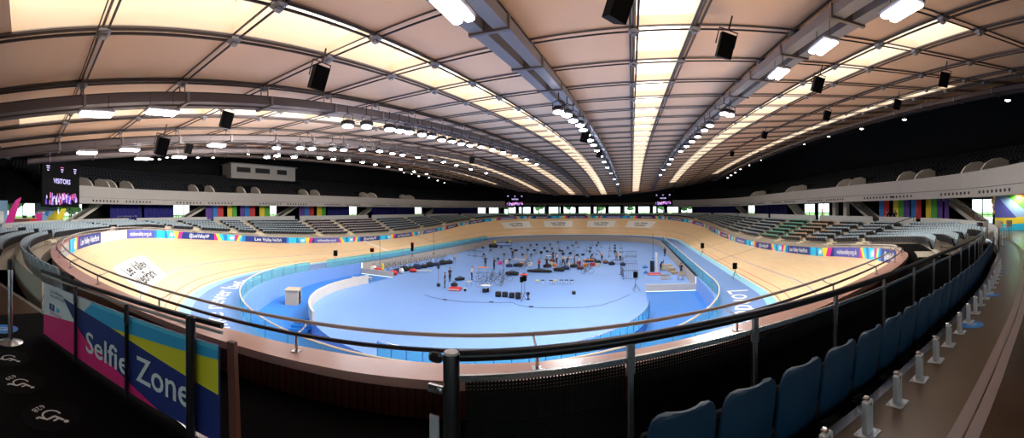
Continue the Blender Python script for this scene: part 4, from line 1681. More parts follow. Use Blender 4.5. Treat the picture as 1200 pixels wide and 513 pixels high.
for i, (x, y, z, yaw) in enumerate(FG):
    lab = f'dark blue tip-up seat seen from behind in the foreground row, {ORD[i] if i < 20 else "twenty-" + ORD[i - 20]} from the camera'
    if i == 0:
        FS.location = (x, y, z); FS.rotation_euler = (0, 0, yaw); tag(FS, lab, 'seat', 'foreground row of blue seats')
    else:
        dup(FS, (x, y, z), yaw, lab, 'foreground row of blue seats')
# lower tread below them
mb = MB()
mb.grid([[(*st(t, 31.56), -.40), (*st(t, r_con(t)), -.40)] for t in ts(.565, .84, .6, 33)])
struct(mb.obj('floor_tread', 'floor_lower'))
# galvanised brackets on the edge of the floor
def bracket():
    s = empty('seat_bracket', 'x', 'bracket')
    mb = MB(); mb.rbox((0, 0, .005), (.15, .15, .010), .003)
    for sx in (-1, 1):
        for sy in (-1, 1):
            mb.cyl((sx * .055, sy * .055, .008), (sx * .055, sy * .055, .018), .009, n=6)
    mb.obj('base_plate', 'galv', s)
    mb = MB(); mb.rbox((0, 0, .125), (.085, .05, .235), .006); mb.obj('post', 'galv', s)
    mb = MB(); mb.rbox((0, .01, .250), (.040, .05, .03), .008); mb.cyl((0, -.03, .22), (0, -.024, .22), .014, n=8); mb.obj('clamp', 'steel', s)
    return s
BR = bracket()
t = tdeg(25.0)
i = 0
while t < tdeg(45) and i < 20:
    x, y = st(t, r_con(t) + .24)
    a, b = st(t - .002, r_con(t - .002) + .3), st(t + .002, r_con(t + .002) + .3)
    yaw = atan2(b[1] - a[1], b[0] - a[0])
    lab = f'galvanised steel bracket post with square base plate on the floor edge, {ORD[i]} from the camera'
    if i == 0:
        BR.location = (x, y, .0); BR.rotation_euler = (0, 0, yaw); tag(BR, lab, 'bracket', 'bracket posts along the floor edge')
    else:
        dup(BR, (x, y, .0), yaw, lab, 'bracket posts along the floor edge')
    t += .485 / (hypot(b[0] - a[0], b[1] - a[1]) / .004)
    i += 1

def disc_marker(px, py, r, col, num, label, yaw):
    x, y, z = gp(px, py, .0)
    mb = MB(); mb.lathe([(r, .002), (r, .004), (r * .98, .005)], 32)
    o = mb.obj('floor_marker', col, None, (x, y, 0)); tag(o, label, 'floor marker', 'round floor markers')
    ca, sa = cos(yaw), sin(yaw)
    def T(a, b):
        return (a * ca - b * sa, a * sa + b * ca, .0065)
    mb = MB()
    # wheelchair symbol: wheel arc, body, legs, head
    arc = [(.30 * r * cos(a), .30 * r * sin(a)) for a in [radians(150 + 210 * k / 14) for k in range(15)]]
    for p, q in zip(arc, arc[1:]):
        mb.add([T(p[0] * 1.12, p[1] * 1.12), T(q[0] * 1.12, q[1] * 1.12), T(q[0] * .88, q[1] * .88), T(p[0] * .88, p[1] * .88)], [(0, 1, 2, 3)])
    for (ax, ay), (bx_, by), w in (((-.05, .50), (-.02, .10), .055), ((-.02, .12), (.28, .10), .05), ((.28, .12), (.40, -.22), .05), ((.40, -.22), (.52, -.18), .045), ((-.03, .32), (.22, .30), .04)):
        dx, dy = bx_ - ax, by - ay; L = hypot(dx, dy); nx, ny = -dy / L * w, dx / L * w
        mb.add([T((ax + nx) * r, (ay + ny) * r), T((bx_ + nx) * r, (by + ny) * r), T((bx_ - nx) * r, (by - ny) * r), T((ax - nx) * r, (ay - ny) * r)], [(0, 1, 2, 3)])
    mb.add([T(-.05 * r + .09 * r * cos(k * pi / 5), .62 * r + .09 * r * sin(k * pi / 5)) for k in range(10)], [tuple(range(10))])
    if num:
        put_text(mb, num, .36 * r, lambda a, b: T(a, b - .62 * r))
    mb.obj('symbol', 'white_paint', o)
disc_marker(60, 487, .235, 'marker_black', '628', 'black round floor marker with a wheelchair symbol, nearest of three, numbered 628', 1.0 - pi * .58)
disc_marker(24, 449, .235, 'marker_black', '629', 'black round floor marker with a wheelchair symbol, middle of three, numbered 629', 1.0 - pi * .58)
disc_marker(10, 420, .235, 'marker_black', '', 'black round floor marker with a wheelchair symbol, farthest of three', 1.0 - pi * .58)
disc_marker(4, 386, .2, 'blue', '', 'small blue round floor marker by the chrome post at the left edge', 1.0 - pi * .58)
disc_marker(1138, 380, .17, 'blue', '', 'blue round floor marker beside the bracket posts, nearest of three', -.5)
disc_marker(1160, 345, .17, 'blue', '', 'blue round floor marker beside the bracket posts, middle of three', -.5)
disc_marker(1170, 318, .17, 'blue', '', 'blue round floor marker beside the bracket posts, farthest of three', -.5)

# ------------------------------------------------------------------ foreground, left: barrier with the banner
P0, P1 = Vector((-5.05, .19)), Vector((-2.30, 1.243))
dirv = (P1 - P0).normalized(); nrm = Vector((-dirv.y, dirv.x))     # nrm towards the track
bang = atan2(dirv.y, dirv.x)
hb = empty('handrail_barrier', 'black handrail barrier on slim posts carrying the banner at the left', 'barrier', (P0.x, P0.y, 0), bang)
LEN = (P1 - P0).length
mb = MB(); mb.tube([(-.1, .04, .82), (LEN, .04, .82)], .022, 8); mb.obj('top_rail', 'rail_dark', hb, smooth=True)
mb = MB(); mb.tube([(-.1, .04, .77), (LEN, .04, .77)], .012, 6); mb.obj('lower_rail', 'rail_grey', hb)
for u in (.99, 1.93):
    mb = MB(); mb.box((u, -.032, .40), (.022, .03, .80)); mb.rbox((u, -.037, .70), (.05, .025, .14), .01); mb.obj('post', 'rail_dark', hb)
mb = MB(); mb.cyl((LEN - .215, -.05, 0), (LEN - .215, -.05, .855), .036, n=14); mb.cyl((LEN - .215, -.05, .855), (LEN - .215, -.05, .87), .036, .02, n=14); mb.obj('post', 'rail_dark', hb, smooth=True)
mb = MB(); mb.add([(LEN + .08, .02, 0), (LEN + .15, .02, 0), (LEN + .10, .04, .72), (LEN + .04, .04, .72), (LEN + .08, .06, 0), (LEN + .15, .06, 0), (LEN + .10, .08, .72), (LEN + .04, .08, .72)],
                  [(0, 1, 2, 3), (7, 6, 5, 4), (0, 4, 5, 1), (1, 5, 6, 2), (2, 6, 7, 3), (3, 7, 4, 0)]); mb.obj('brace', 'slat_plain', hb) if mat('slat_plain', (.14, .04, .025), .5) else None
# banner (u along, v up)
O = Vector((-4.84, .27)); BL = 2.54 / dirv.x
bn_ = empty('banner', 'Selfie Zone banner in white, magenta, navy, blue and yellow hung on the handrail barrier', 'banner', (O.x, O.y, .03), bang)
def B3(lift):
    return lambda u, v: (u * BL, .0 - lift, v * .66)
mb = MB()
mat('navy_banner', (.018, .035, .22), .5)
mb.box((.47 * BL, .012, .33), (1.06 * BL, .016, .66)); sheet = mb.obj('sheet', 'navy_banner', bn_)
shapes = [('white_banner', [(-.06, .385), (-.06, 1), (.40, 1), (.332, .804), (.150, .876), (.258, .552)], .002),
          ('magenta_banner', [(-.06, 0), (-.06, .385), (.258, .552), (.328, .393), (.769, 0)], .002),
          ('blue_banner', [(.332, .804), (.387, 1), (1.0, 1), (1.0, .86), (.52, .743)], .002),
          ('light_banner', [(.387, .955), (.387, 1), (1.0, 1), (1.0, .955)], .003),
          ('yellow_banner', [(.52, .743), (1.0, .86), (1.0, .50)], .002)]
mat('white_banner', (.86, .88, .90), .5); mat('magenta_banner', (.86, .02, .20), .5); mat('blue_banner', (.04, .45, .82), .5); mat('light_banner', (.12, .70, .95), .5); mat('yellow_banner', (.92, .80, .03), .5)
for m, poly, lf in shapes:
    mb = MB(); mb.prism(poly, lambda x, y, d, lf=lf: (x * BL, -lf - .001 + d, y * .66), .001); mb.obj('field', m, sheet)
mb = MB()
put_text(mb, 'Selfie', .295, lambda x, y: (.345 * BL + x * 1.25, -.006, .225 * .66 + .075 + y), 0, .012, 'LEFT')
put_text(mb, 'Zone', .30, lambda x, y: (.665 * BL + x * 1.0, -.006, .23 * .66 + .085 + y), 0, .012, 'LEFT')
mb.obj('lettering', 'white_banner', sheet)
mb = MB()
for i, s in enumerate(('Use #selfiezone', 'Share with us and', '@visitleevalley')):
    put_text(mb, s, .055, lambda x, y, i=i: (.02 * BL + x, -.006, (.90 - .075 * i) * .66 + y - (.16 if i == 2 else 0)), 1 if i == 2 else 0, 0, 'LEFT')
mb.add([(.01 * BL, -.006, .36), (.065 * BL, -.006, .36), (.065 * BL, -.006, .44), (.01 * BL, -.006, .44)], [(0, 1, 2, 3)], 2)
put_text(mb, 'f', .09, lambda x, y: (.04 * BL + x, -.0075, .40 + y), 3, .01)
mb.add([(.085 * BL, -.006, .37), (.10 * BL, -.006, .365), (.12 * BL, -.006, .395), (.115 * BL, -.006, .425), (.10 * BL, -.006, .415), (.085 * BL, -.006, .435)], [(0, 1, 2, 3, 4, 5)], 4)
mb.obj('small_print', ['navy', 'magenta', 'navy', 'white_paint', 'cyan'], sheet)
# chrome queue post
x, y, z = gp(12, 402, 0)
q = empty('queue_post', 'chrome queue post on a round base at the left edge', 'post', (x, y, 0))
mb = MB(); mb.lathe([(.16, 0), (.16, .012), (.10, .03), (.04, .045)], 24); mb.obj('base', 'steel', q, smooth=True)
mb = MB(); mb.lathe([(.032, .04), (.032, .98)], 16); mb.obj('pole', 'steel', q, smooth=True)
mb = MB(); mb.lathe([(.04, .90), (.04, 1.0), (.034, 1.02)], 16); mb.obj('head', 'black', q, smooth=True)
# low chrome hoop in the dark lower left
x0, y0, _ = gp(340, 497, -.4)
q = empty('steel_hoop', 'low bent steel hoop in the dark by the rim wall', 'hoop', (-1.55, 1.75, -.4), .5)
mb = MB(); mb.tube([(-.42, 0, 0), (-.42, 0, .42), (-.36, 0, .48), (.30, 0, .40), (.38, 0, .34), (.38, 0, 0)], .016, 8); mb.obj('tube', 'steel', q, smooth=True)
for s in (-.42, .38):
    mb = MB(); mb.box((s, 0, .006), (.08, .08, .012)); mb.obj('foot', 'steel', q)

# ------------------------------------------------------------------ far left concourse
def at(px, d):
    az = (px - 740.5) / 451.0
    return (d * sin(az), d * cos(az))
def face_cam(x, y):
    return atan2(x, -y) + pi if False else atan2(-x, y) 
def panel(nm, px0, px1, d, z0, z1, label, cat, polys, base):
    """an upright printed panel facing the viewer: polys in 0..1 coordinates"""
    a, b = Vector(at(px0, d)), Vector(at(px1, d))
    W = (b - a).length; u = (b - a).normalized()
    m = (a + b) / 2
    o = empty(nm, label, cat, (m.x, m.y, z0), atan2(u.y, u.x))
    mb = MB(); mb.box((0, .03, (z1 - z0) / 2), (W, .05, z1 - z0)); mb.obj('board', base, o)
    cols = []
    mb = MB()
    for k, (c, poly) in enumerate(polys):
        if c not in cols: cols.append(c)
        mb.add([((x - .5) * W, -.002 - .001 * k, y * (z1 - z0)) for x, y in poly], [tuple(range(len(poly)))], cols.index(c))
    mb.obj('print', cols, o)
    for s in (-1, 1):
        mb = MB(); mb.box((s * W * .42, .1, .02), (.06, .5, .04)); mb.obj('foot', 'steel', o)
    return o
mat('sky_print', (.30, .50, .75), .5)
panel('mural_panel', 41, 68, 44, 0, 2.9, 'blue and yellow printed mural panel between the two left windows', 'mural', [('sky_print', [(0, 0), (1, 0), (1, 1), (0, 1)]), ('white', [(.1, .55), (.5, .5), (.6, .62), (.15, .7)]), ('yellow', [(.45, .2), (1, .75), (1, .25), (.7, .15)]), ('mid_blue', [(.4, .45), (.55, .4), (.62, .62), (.45, .6)]), ('magenta', [(.0, .0), (.22, .12), (.3, .45), (.05, .55)])], 'white')
panel('mural_panel', -14, 9, 42, 0, 2.9, 'pale blue printed mural panel at the left edge behind the magenta flag', 'mural', [('sky_print', [(0, 0), (1, 0), (1, 1), (0, 1)]), ('white', [(.3, .1), (.8, .1), (.8, .6), (.3, .6)])], 'white')
def feather(px, py_, d, col, label, h=3.0, lean=.25):
    x, y = at(px, d)
    f = empty('feather_flag', label, 'flag', (x, y, 0), atan2(-x, y))
    mb = MB(); mb.cyl((0, 0, 0), (lean * .6, 0, h), .02, .008, 6); mb.obj('pole', 'steel', f)
    mb = MB()
    n = 10
    a = []
    for i in range(n + 1):
        s = i / n
        z = .35 + (h - .35) * s
        w = .75 * (1 - .55 * s ** 3) if s < .9 else .75 * (1 - .55 * s ** 3) * (1 - (s - .9) * 8)
        a.append([(lean * .6 * z / h, .01, z), (lean * .6 * z / h - max(.03, w), .01 + .05 * sin(5 * s), z)])
    mb.grid(a); mb.obj('sail', col, f)
    mb = MB(); mb.box((0, 0, .02), (.5, .5, .04)); mb.obj('base', 'black', f)
feather(13, 245, 36, 'magenta', 'tall magenta feather flag at the left edge', 3.0, 1.6)
feather(49, 265, 40, 'magenta', 'short magenta feather flag in front of the mural panel', 1.6, .1)
feather(70, 250, 42.5, 'yellow', 'yellow feather flag beside the second left window', 2.4, 1.5)
def counter(px, d, w, label, col):
    x, y = at(px, d)
    c = empty('service_counter', label, 'counter', (x, y, 0), atan2(-x, y))
    mb = MB(); mb.rbox((0, 0, .5), (w, .6, 1.0), .04); mb.obj('body', col, c)
    mb = MB(); mb.rbox((0, 0, 1.02), (w + .12, .72, .05), .02); mb.obj('top', 'step_beige', c)
    for s in (-.3, .25):
        mb = MB(); mb.rbox((s * w, 0, 1.18), (.25, .2, .26), .03); mb.obj('till', 'black', c)
counter(22, 37, 2.2, 'brown service counter in front of the leftmost window', 'slat_plain')
counter(35, 38.5, 1.4, 'red service counter beside the magenta flag, left concourse', 'red')
def chair(px, d, col, label, yaw=0.0, z=0.0, pos=None):
    x, y = pos if pos else at(px, d)
    c = empty('chair', label, 'chair', (x, y, z), yaw)
    mb = MB(); mb.rbox((0, 0, .45), (.44, .44, .05), .02); mb.obj('seat', col, c)
    mb = MB(); mb.rbox((0, .21, .70), (.42, .04, .40), .03); mb.obj('backrest', col, c)
    for sx in (-1, 1):
        for sy in (-1, 1):
            mb = MB(); mb.cyl((sx * .18, sy * .18, .43), (sx * .21, sy * .21, 0), .014, n=6); mb.obj('leg', 'steel', c)
    return c
chair(1171, 24, 'step_beige', 'beige chair by the right windows, left one of two', 2.2)
chair(1181, 25, 'step_beige', 'beige chair by the right windows, right one of two', 2.6)
panel('mural_panel', 1166, 1212, 30, 0, 2.75, 'large blue, green and yellow mural panel at the right edge', 'mural', [('sky_print', [(0, .35), (1, .35), (1, 1), (0, 1)]), ('green', [(.25, 1), (1, .35), (1, .6), (.6, 1)]), ('yellow', [(0, .15), (1, .2), (1, .38), (0, .35)]), ('cyan', [(0, 0), (1, 0), (1, .2), (0, .15)]), ('orange', [(.5, 1), (1, .75), (1, 1)]), ('indigo', [(0, .35), (.55, .35), (.1, .9), (0, .9)])], 'white')
panel('mural_panel', 1163.5, 1175, 31, 1.2, 2.75, 'small magenta and yellow photo panel next to the right windows', 'mural', [('yellow', [(.1, .1), (.9, .1), (.9, .95), (.1, .95)]), ('purple', [(.1, .2), (.6, .3), (.7, .7), (.2, .8)]), ('magenta', [(.4, .3), (.8, .4), (.75, .75), (.5, .8)])], 'orange')
# dark kiosk and pale post where the right barrier ends
x, y = at(1151, 21)
k = empty('kiosk', 'narrow kiosk with a navy side and pale front beyond the end of the blue seats', 'kiosk', (x, y, 0), -.6)
mb = MB(); mb.rbox((-.14, 0, .45), (.26, .34, .9), .02); mb.obj('cabinet', 'seat_dark', k)
mb = MB(); mb.rbox((.14, 0, .47), (.28, .30, .94), .02); mb.obj('front', 'concrete_pale', k)
mb = MB(); mb.rbox((.05, 0, .98), (.30, .2, .05), .02); mb.obj('screen', 'black', k)
x, y = at(1174, 17)
k = empty('queue_post', 'slim pale post beside the kiosk on the right concourse', 'post', (x, y, 0))
mb = MB(); mb.lathe([(.14, 0), (.14, .012), (.03, .03), (.025, .92), (.04, .93), (.04, 1.0)], 14); mb.obj('pole', 'steel', k)
mb = MB(); mb.box((0, 0, 1.01), (.12, .06, .03)); mb.obj('head', 'black', k)
# dark handrail running down through the right terrace
hr = empty('stair_handrail', 'dark handrail sloping down through the right terrace', 'handrail', (0, 0, 0))
hrt = ray_t(1072, 38.0)
pa, pb = Vector((*st(hrt, 38.0), .95)), Vector((*st(hrt, 33.2), -.35))
mb = MB(); mb.tube([pa, pb], .035, 6); mb.obj('rail', 'rail_dark', hr)
for f in (0.02, .35, .68, .98):
    p = pa.lerp(pb, f); mb = MB(); mb.cyl(p, (p.x, p.y, p.z - .95), .02, n=6); mb.obj('post', 'rail_dark', hr)
hr2 = empty('guard_rail', 'steel guard rail on posts behind the left balustrade', 'handrail', (0, 0, 0))
tA, tB = sorted((ray_t(138, 38.6), ray_t(160, 38.6)))
mb = MB(); mb.tube([(*st(tA + (tB - tA) * i / 6, 38.6), 1.1) for i in range(7)], .03, 6); mb.tube([(*st(tA + (tB - tA) * i / 6, 38.6), .6) for i in range(7)], .02, 6); mb.obj('rail', 'steel', hr2)
for i in range(0, 7, 2):
    x, y = st(tA + (tB - tA) * i / 6, 38.6); mb = MB(); mb.cyl((x, y, 0), (x, y, 1.1), .025, n=6); mb.obj('post', 'steel', hr2)
# ------------------------------------------------------------------ people
mat('skin', (.55, .33, .24), .6); mat('hair_dark', (.03, .02, .015), .7); mat('hair_brown', (.16, .08, .04), .7)
mat('cloth_black', (.015, .015, .018), .8); mat('cloth_navy', (.02, .03, .09), .8); mat('cloth_white', (.7, .7, .72), .8)
mat('cloth_red', (.55, .02, .03), .8); mat('cloth_grey', (.2, .2, .22), .8); mat('shoe', (.05, .05, .05), .6); mat('cloth_tan', (.45, .33, .2), .8)
def figure(name, pose):
    """one continuous skinned body, facing +y; returns mesh with material slots shirt, trousers, skin, shoe"""
    lean = {'stand': 0, 'reach': .12, 'bend': .75}.get(pose, 0)
    J, E, Rr, part = [], [], [], []
    def j(p, r, par=None, kind=0):
        J.append(Vector(p)); Rr.append(r); part.append(kind)
        if par is not None: E.append((par, len(J) - 1))
        return len(J) - 1
    def L(p):           # lean the upper body forward about the hips
        x, y, z = p; dz = z - .95
        return (x, y * cos(lean) + dz * sin(lean), .95 + dz * cos(lean) - y * sin(lean))
    pel = j((0, 0, .95), .135, None, 1)
    wa = j(L((0, 0, 1.10)), .125, pel, 0)
    ch = j(L((0, 0, 1.32)), .145, wa, 0)
    nk = j(L((0, .0, 1.47)), .06, ch, 2)
    hd = j(L((0, .015, 1.60)), .088, nk, 2)
    j(L((0, .015, 1.70)), .072, hd, 2)
    j(L((0, .105, 1.585)), .016, hd, 2)
    for s in (-1, 1):
        j(L((s * .088, .0, 1.60)), .016, hd, 2)
        hip = j((s * .09, 0, .86), .10, pel, 1)
        sp = .10 if pose != 'bend' else .16
        kn = j((s * sp, .03, .49), .068, hip, 1)
        an = j((s * (sp + .01), -.01, .09), .042, kn, 1)
        j((s * (sp + .03), .15, .035), .035, an, 3)
        sh = j(L((s * .185, 0, 1.41)), .062, ch, 0)
        if pose == 'stand':
            e_, w_, h_ = (s * .25, -.03, 1.13), (s * .25, .06, .90), (s * .25, .09, .83)
        elif pose == 'reach':
            e_, w_, h_ = (s * .24, .10, 1.15), (s * .16, .33, 1.10), (s * .14, .40, 1.10)
        else:
            e_, w_, h_ = (s * .22, .16, 1.18), (s * .16, .34, 1.08), (s * .14, .41, 1.05)
        el = j(L(e_), .044, sh, 0)
        wr = j(L(w_), .030, el, 2)
        pa = j(L(h_), .036, wr, 2)
        d = (Vector(h_) - Vector(w_)).normalized()
        for k, (o, ln) in enumerate(((-.03, .075), (-.01, .09), (.012, .085), (.03, .065))):
            j(L((h_[0] + (0 if pose == 'stand' else o), h_[1] + d.y * ln + (o if pose == 'stand' else 0), h_[2] + d.z * ln)), .010, pa, 2)
        j(L((h_[0] - s * .045, h_[1] + .03, h_[2] + .0)), .011, pa, 2)
    me = bpy.data.meshes.new('sk'); me.from_pydata(J, E, [])
    o = bpy.data.objects.new('sk', me); COL.objects.link(o)
    md = o.modifiers.new('s', 'SKIN'); md.use_smooth_shade = True
    for i, v in enumerate(me.skin_vertices[0].data):
        v.radius = (Rr[i], Rr[i] * (.72 if part[i] in (0, 1) and i < 3 else 1)); v.use_root = (i == 0)
    o.modifiers.new('d', 'SUBSURF').levels = 1
    dg = bpy.context.evaluated_depsgraph_get()
    out = bpy.data.meshes.new_from_object(o.evaluated_get(dg))
    bpy.data.objects.remove(o)
    out.name = name
    out.materials.clear()
    for k in range(4): out.materials.append(MATS['cloth_black'])
    segs = [(J[a], J[b], part[b]) for a, b in E]
    for p in out.polygons:
        c = p.center; best = (9, 0)
        for a, b, k in segs:
            ab = b - a; t = max(0, min(1, (c - a).dot(ab) / max(1e-9, ab.length_squared)))
            d = (c - (a + ab * t)).length
            if d < best[0]: best = (d, k)
        p.material_index = best[1]
    hm = MB(); hp = L((0, -.005, 1.655)); hm.ball(hp, .105, 9, 6, 0, (.92, 1, .86))
    # keep the face free: hair sits on the back and top
    hm.v = [(x, min(y, hp[1] + .055) if z < hp[2] + .03 else y, max(z, hp[2] - .06)) for x, y, z in hm.v]
    return out, hm
FIG = {p: figure('person_' + p, p) for p in ('stand', 'reach', 'bend')}
npx = 0
HAIR = {}
def person(x, y, z, yaw, pose, shirt, trousers, label, hair='hair_dark'):
    o = bpy.data.objects.new('person', FIG[pose][0]); COL.objects.link(o)
    o.location = (x, y, z); o.rotation_euler = (0, 0, yaw)
    for i, m in enumerate((shirt, trousers, 'skin', 'shoe')):
        o.material_slots[i].link = 'OBJECT'; o.material_slots[i].material = MATS[m]
    tag(o, label, 'person', 'people')
    if (pose, hair) not in HAIR:
        HAIR[(pose, hair)] = FIG[pose][1].mesh('hair', hair, True)
    h = bpy.data.objects.new('hair', HAIR[(pose, hair)]); COL.objects.link(h); h.parent = o
    return o
def pin(px, py, yaw, pose, shirt, trousers, label, hair='hair_dark', z=ZI):
    x, y, z = gp(px, py, z)
    return person(x, y, z, yaw, pose, shirt, trousers, label, hair)
pin(521, 337.5, 2.2, 'stand', 'cloth_black', 'cloth_navy', 'person in black standing by the red crash mat, facing away')
pin(527, 330.3, 1.2, 'stand', 'cloth_black', 'cloth_black', 'brown-haired person in black standing behind the red crash mat', 'hair_brown')
pin(552.5, 328.3, -1.4, 'reach', 'cloth_white', 'cloth_navy', 'person in white top and navy trousers facing the orange table')
pin(532.5, 308.5, .4, 'bend', 'cloth_tan', 'cloth_grey', 'person in tan top stepping beside the row of black kit on the left')
pin(568.6, 313, .2, 'stand', 'cloth_black', 'cloth_black', 'person in black standing behind the orange table')
pin(578.6, 316, -.6, 'reach', 'cloth_navy', 'cloth_black', 'person in navy leaning over gear right of the orange table')
pin(600.5, 303.6, .1, 'stand', 'cloth_black', 'cloth_navy', 'person in black standing among the rows of black chairs')
pin(631.5, 317.3, 2.6, 'stand', 'cloth_red', 'cloth_black', 'person in a red top standing by the long black cover')
pin(779, 300.5, .3, 'stand', 'cloth_black', 'cloth_black', 'person in black by the clear fence on the right')
pin(774, 317, -2.2, 'bend', 'cloth_black', 'cloth_black', 'person in black bending over the wooden crates on the right')
pin(798, 323.5, -.7, 'stand', 'cloth_black', 'cloth_navy', 'person in black at the top of the right ramp')
pin(660, 311.5, .5, 'bend', 'cloth_tan', 'cloth_black', 'person in tan bending over the gear in the middle of the infield')
pin(652, 309, -.8, 'reach', 'cloth_white', 'cloth_black', 'person in white reaching across the gear in the middle of the infield')
pin(673, 309, 2.0, 'stand', 'cloth_grey', 'cloth_black', 'person in grey among the gear at the right of the middle', 'hair_brown')
pin(705.3, 306, 1.0, 'bend', 'orange', 'cloth_black', 'person in orange crouching by the low black cases on the right')
pin(722.3, 306.8, .3, 'stand', 'cloth_tan', 'cloth_grey', 'person in tan standing left of three in the pen on the right')
pin(726.5, 306.8, -.3, 'stand', 'cloth_white', 'cloth_black', 'person in white standing right of the pen table')
for k, (x, y, yw, ps, sh, tr, lb) in enumerate(((640.5, 314.5, .5, 'reach', 'cloth_black', 'cloth_black', 'person in black right behind the long black cover, arms out'), (648, 305, 2.4, 'stand', 'cloth_navy', 'cloth_black', 'person in navy standing by the small white table'), (664, 313, -.4, 'bend', 'cloth_black', 'cloth_navy', 'person in black bending beside the white storage box'), (679, 313.5, 1.4, 'reach', 'cloth_white', 'cloth_navy', 'person in white with arms out right of the middle gear'), (692, 306.8, -1.2, 'bend', 'cloth_black', 'cloth_black', 'person in black bending over the orange-brown table'), (618, 310, .9, 'bend', 'cloth_tan', 'cloth_grey', 'person in tan bending behind the long black cover'), (590, 317, 1.9, 'stand', 'cloth_black', 'cloth_grey', 'person in black and grey standing right of the bicycle cluster'))):
    pin(x, y, yw, ps, sh, tr, lb, 'hair_brown' if k % 2 else 'hair_dark')
def on_conc(px, r):
    t = ray_t(px, r); return st(t, r)
x, y = on_conc(963.5, 39.2); person(x, y, 0, 1.2, 'stand', 'cloth_red', 'cloth_black', 'person with a red top at the head of the right terrace', 'hair_dark')
x, y = on_conc(1041, 39.4); person(x, y, 0, 2.0, 'bend', 'cloth_black', 'cloth_black', 'person in black leaning on the rail before the red banner, left one of two')
x, y = on_conc(1048, 39.4); person(x, y, 0, 2.6, 'bend', 'cloth_black', 'cloth_black', 'person in black leaning on the rail before the yellow banner, right one of two')

# ------------------------------------------------------------------ infield equipment
def first_or_copy(store, key, make, loc, yaw, label, group):
    if key not in store:
        o = make(); store[key] = o
        o.location = loc; o.rotation_euler = (0, 0, yaw); tag(o, label, o['category'], group)
        return o
    return dup(store[key], loc, yaw, label, group)
ST = {}
def mk_chair():
    c = empty('folding_chair', 'x', 'chair')
    mb = MB(); mb.rbox((0, 0, .46), (.44, .42, .05), .02); mb.obj('seat', 'black', c)
    mb = MB(); mb.rbox((0, -.20, .74), (.44, .05, .34), .03); mb.obj('backrest', 'black', c)
    for sx in (-1, 1):
        mb = MB(); mb.cyl((sx * .2, .2, 0), (sx * .2, -.2, .9), .014, n=5); mb.obj('leg', 'steel', c)
        mb = MB(); mb.cyl((sx * .2, -.22, 0), (sx * .2, .16, .48), .014, n=5); mb.obj('leg', 'steel', c)
    return c
chairs = [(574, 297.5), (587, 293.5), (602.6, 298), (611, 294), (621.5, 291), (590.5, 303), (622, 303.3), (612, 303), (638, 294.5), (583, 308.5), (644.5, 290.3), (653.5, 287.2), (637.6, 294.3), (646.5, 295.2), (659, 298.8), (664.8, 294.6), (671, 291), (674.7, 288), (645.5, 303.9), (651.5, 303.3), (691, 299.2), (692.4, 294.5), (698.7, 291.3), (700.7, 287.8), (720.5, 291.5), (720.5, 295), (720.5, 299.2), (566, 303), (596, 310), (634, 300)]
chairs.sort()
for i, (x, y) in enumerate(chairs):
    first_or_copy(ST, 'chair', mk_chair, gp(x, y), pi + (i % 5 - 2) * .15, f'black folding chair with steel legs on the infield, {nth(i + 1)} from the left', 'black folding chairs on the infield')
def mk_panel():
    c = empty('crowd_barrier', 'x', 'barrier')
    mb = MB(); mb.tube([(0, -1.0, .12), (0, -1.0, 1.1), (0, 1.0, 1.1), (0, 1.0, .12)], .024, 6, closed=True); mb.obj('frame', 'cable_dark', c)
    mb = MB()
    for k in range(1, 10):
        mb.cyl((0, -1 + .2 * k, .14), (0, -1 + .2 * k, 1.08), .011, n=4)
    mb.obj('bars', 'cable_dark', c)
    for s in (-1, 1):
        mb = MB(); mb.box((0, s * .8, .03), (.6, .05, .04)); mb.cyl((0, s * .8, .03), (0, s * .8, .14), .02, n=5); mb.obj('foot', 'cable_dark', c)
    return c
bars = [(638.6, 291), (665, 290), (669.5, 287.5), (677.5, 290), (672.5, 294), (667.5, 298), (694, 287.5), (690.9, 290), (687.3, 294), (684, 298), (679, 303), (704.3, 290), (700.8, 294), (698.7, 298), (695, 303.5), (714, 291), (715, 294), (713.5, 300.5), (727.5, 291), (729, 295.5), (729.5, 302.5), (645, 295), (652, 299), (655, 291), (628, 297), (617, 301)]
bars.sort()
for i, (x, y) in enumerate(bars):
    p = gp(x, y)
    first_or_copy(ST, 'panel', mk_panel, p, -atan2(p[0], p[1]) * 1.0, f'dark crowd barrier seen end-on among the black chairs, {nth(i + 1)} from the left', 'dark crowd barriers on the infield')
for i, (x, y, a, w) in enumerate(((738, 318, 1.5, 'rear one of the pen on the right'), (738, 327.5, 1.6, 'front one of the pen on the right'), (728.5, 323, .2, 'left side of the pen on the right'), (553, 300, 1.4, 'left of the rows of chairs'), (560, 301, 1.5, 'next to the rows of chairs on the left'), (739, 301.5, 1.5, 'behind the pen on the right, rear rail'), (739, 307, 1.5, 'behind the pen on the right, front rail'))):
    first_or_copy(ST, 'panel', mk_panel, gp(x, y), a, 'dark crowd barrier, ' + w, 'dark pen barriers on the infield')

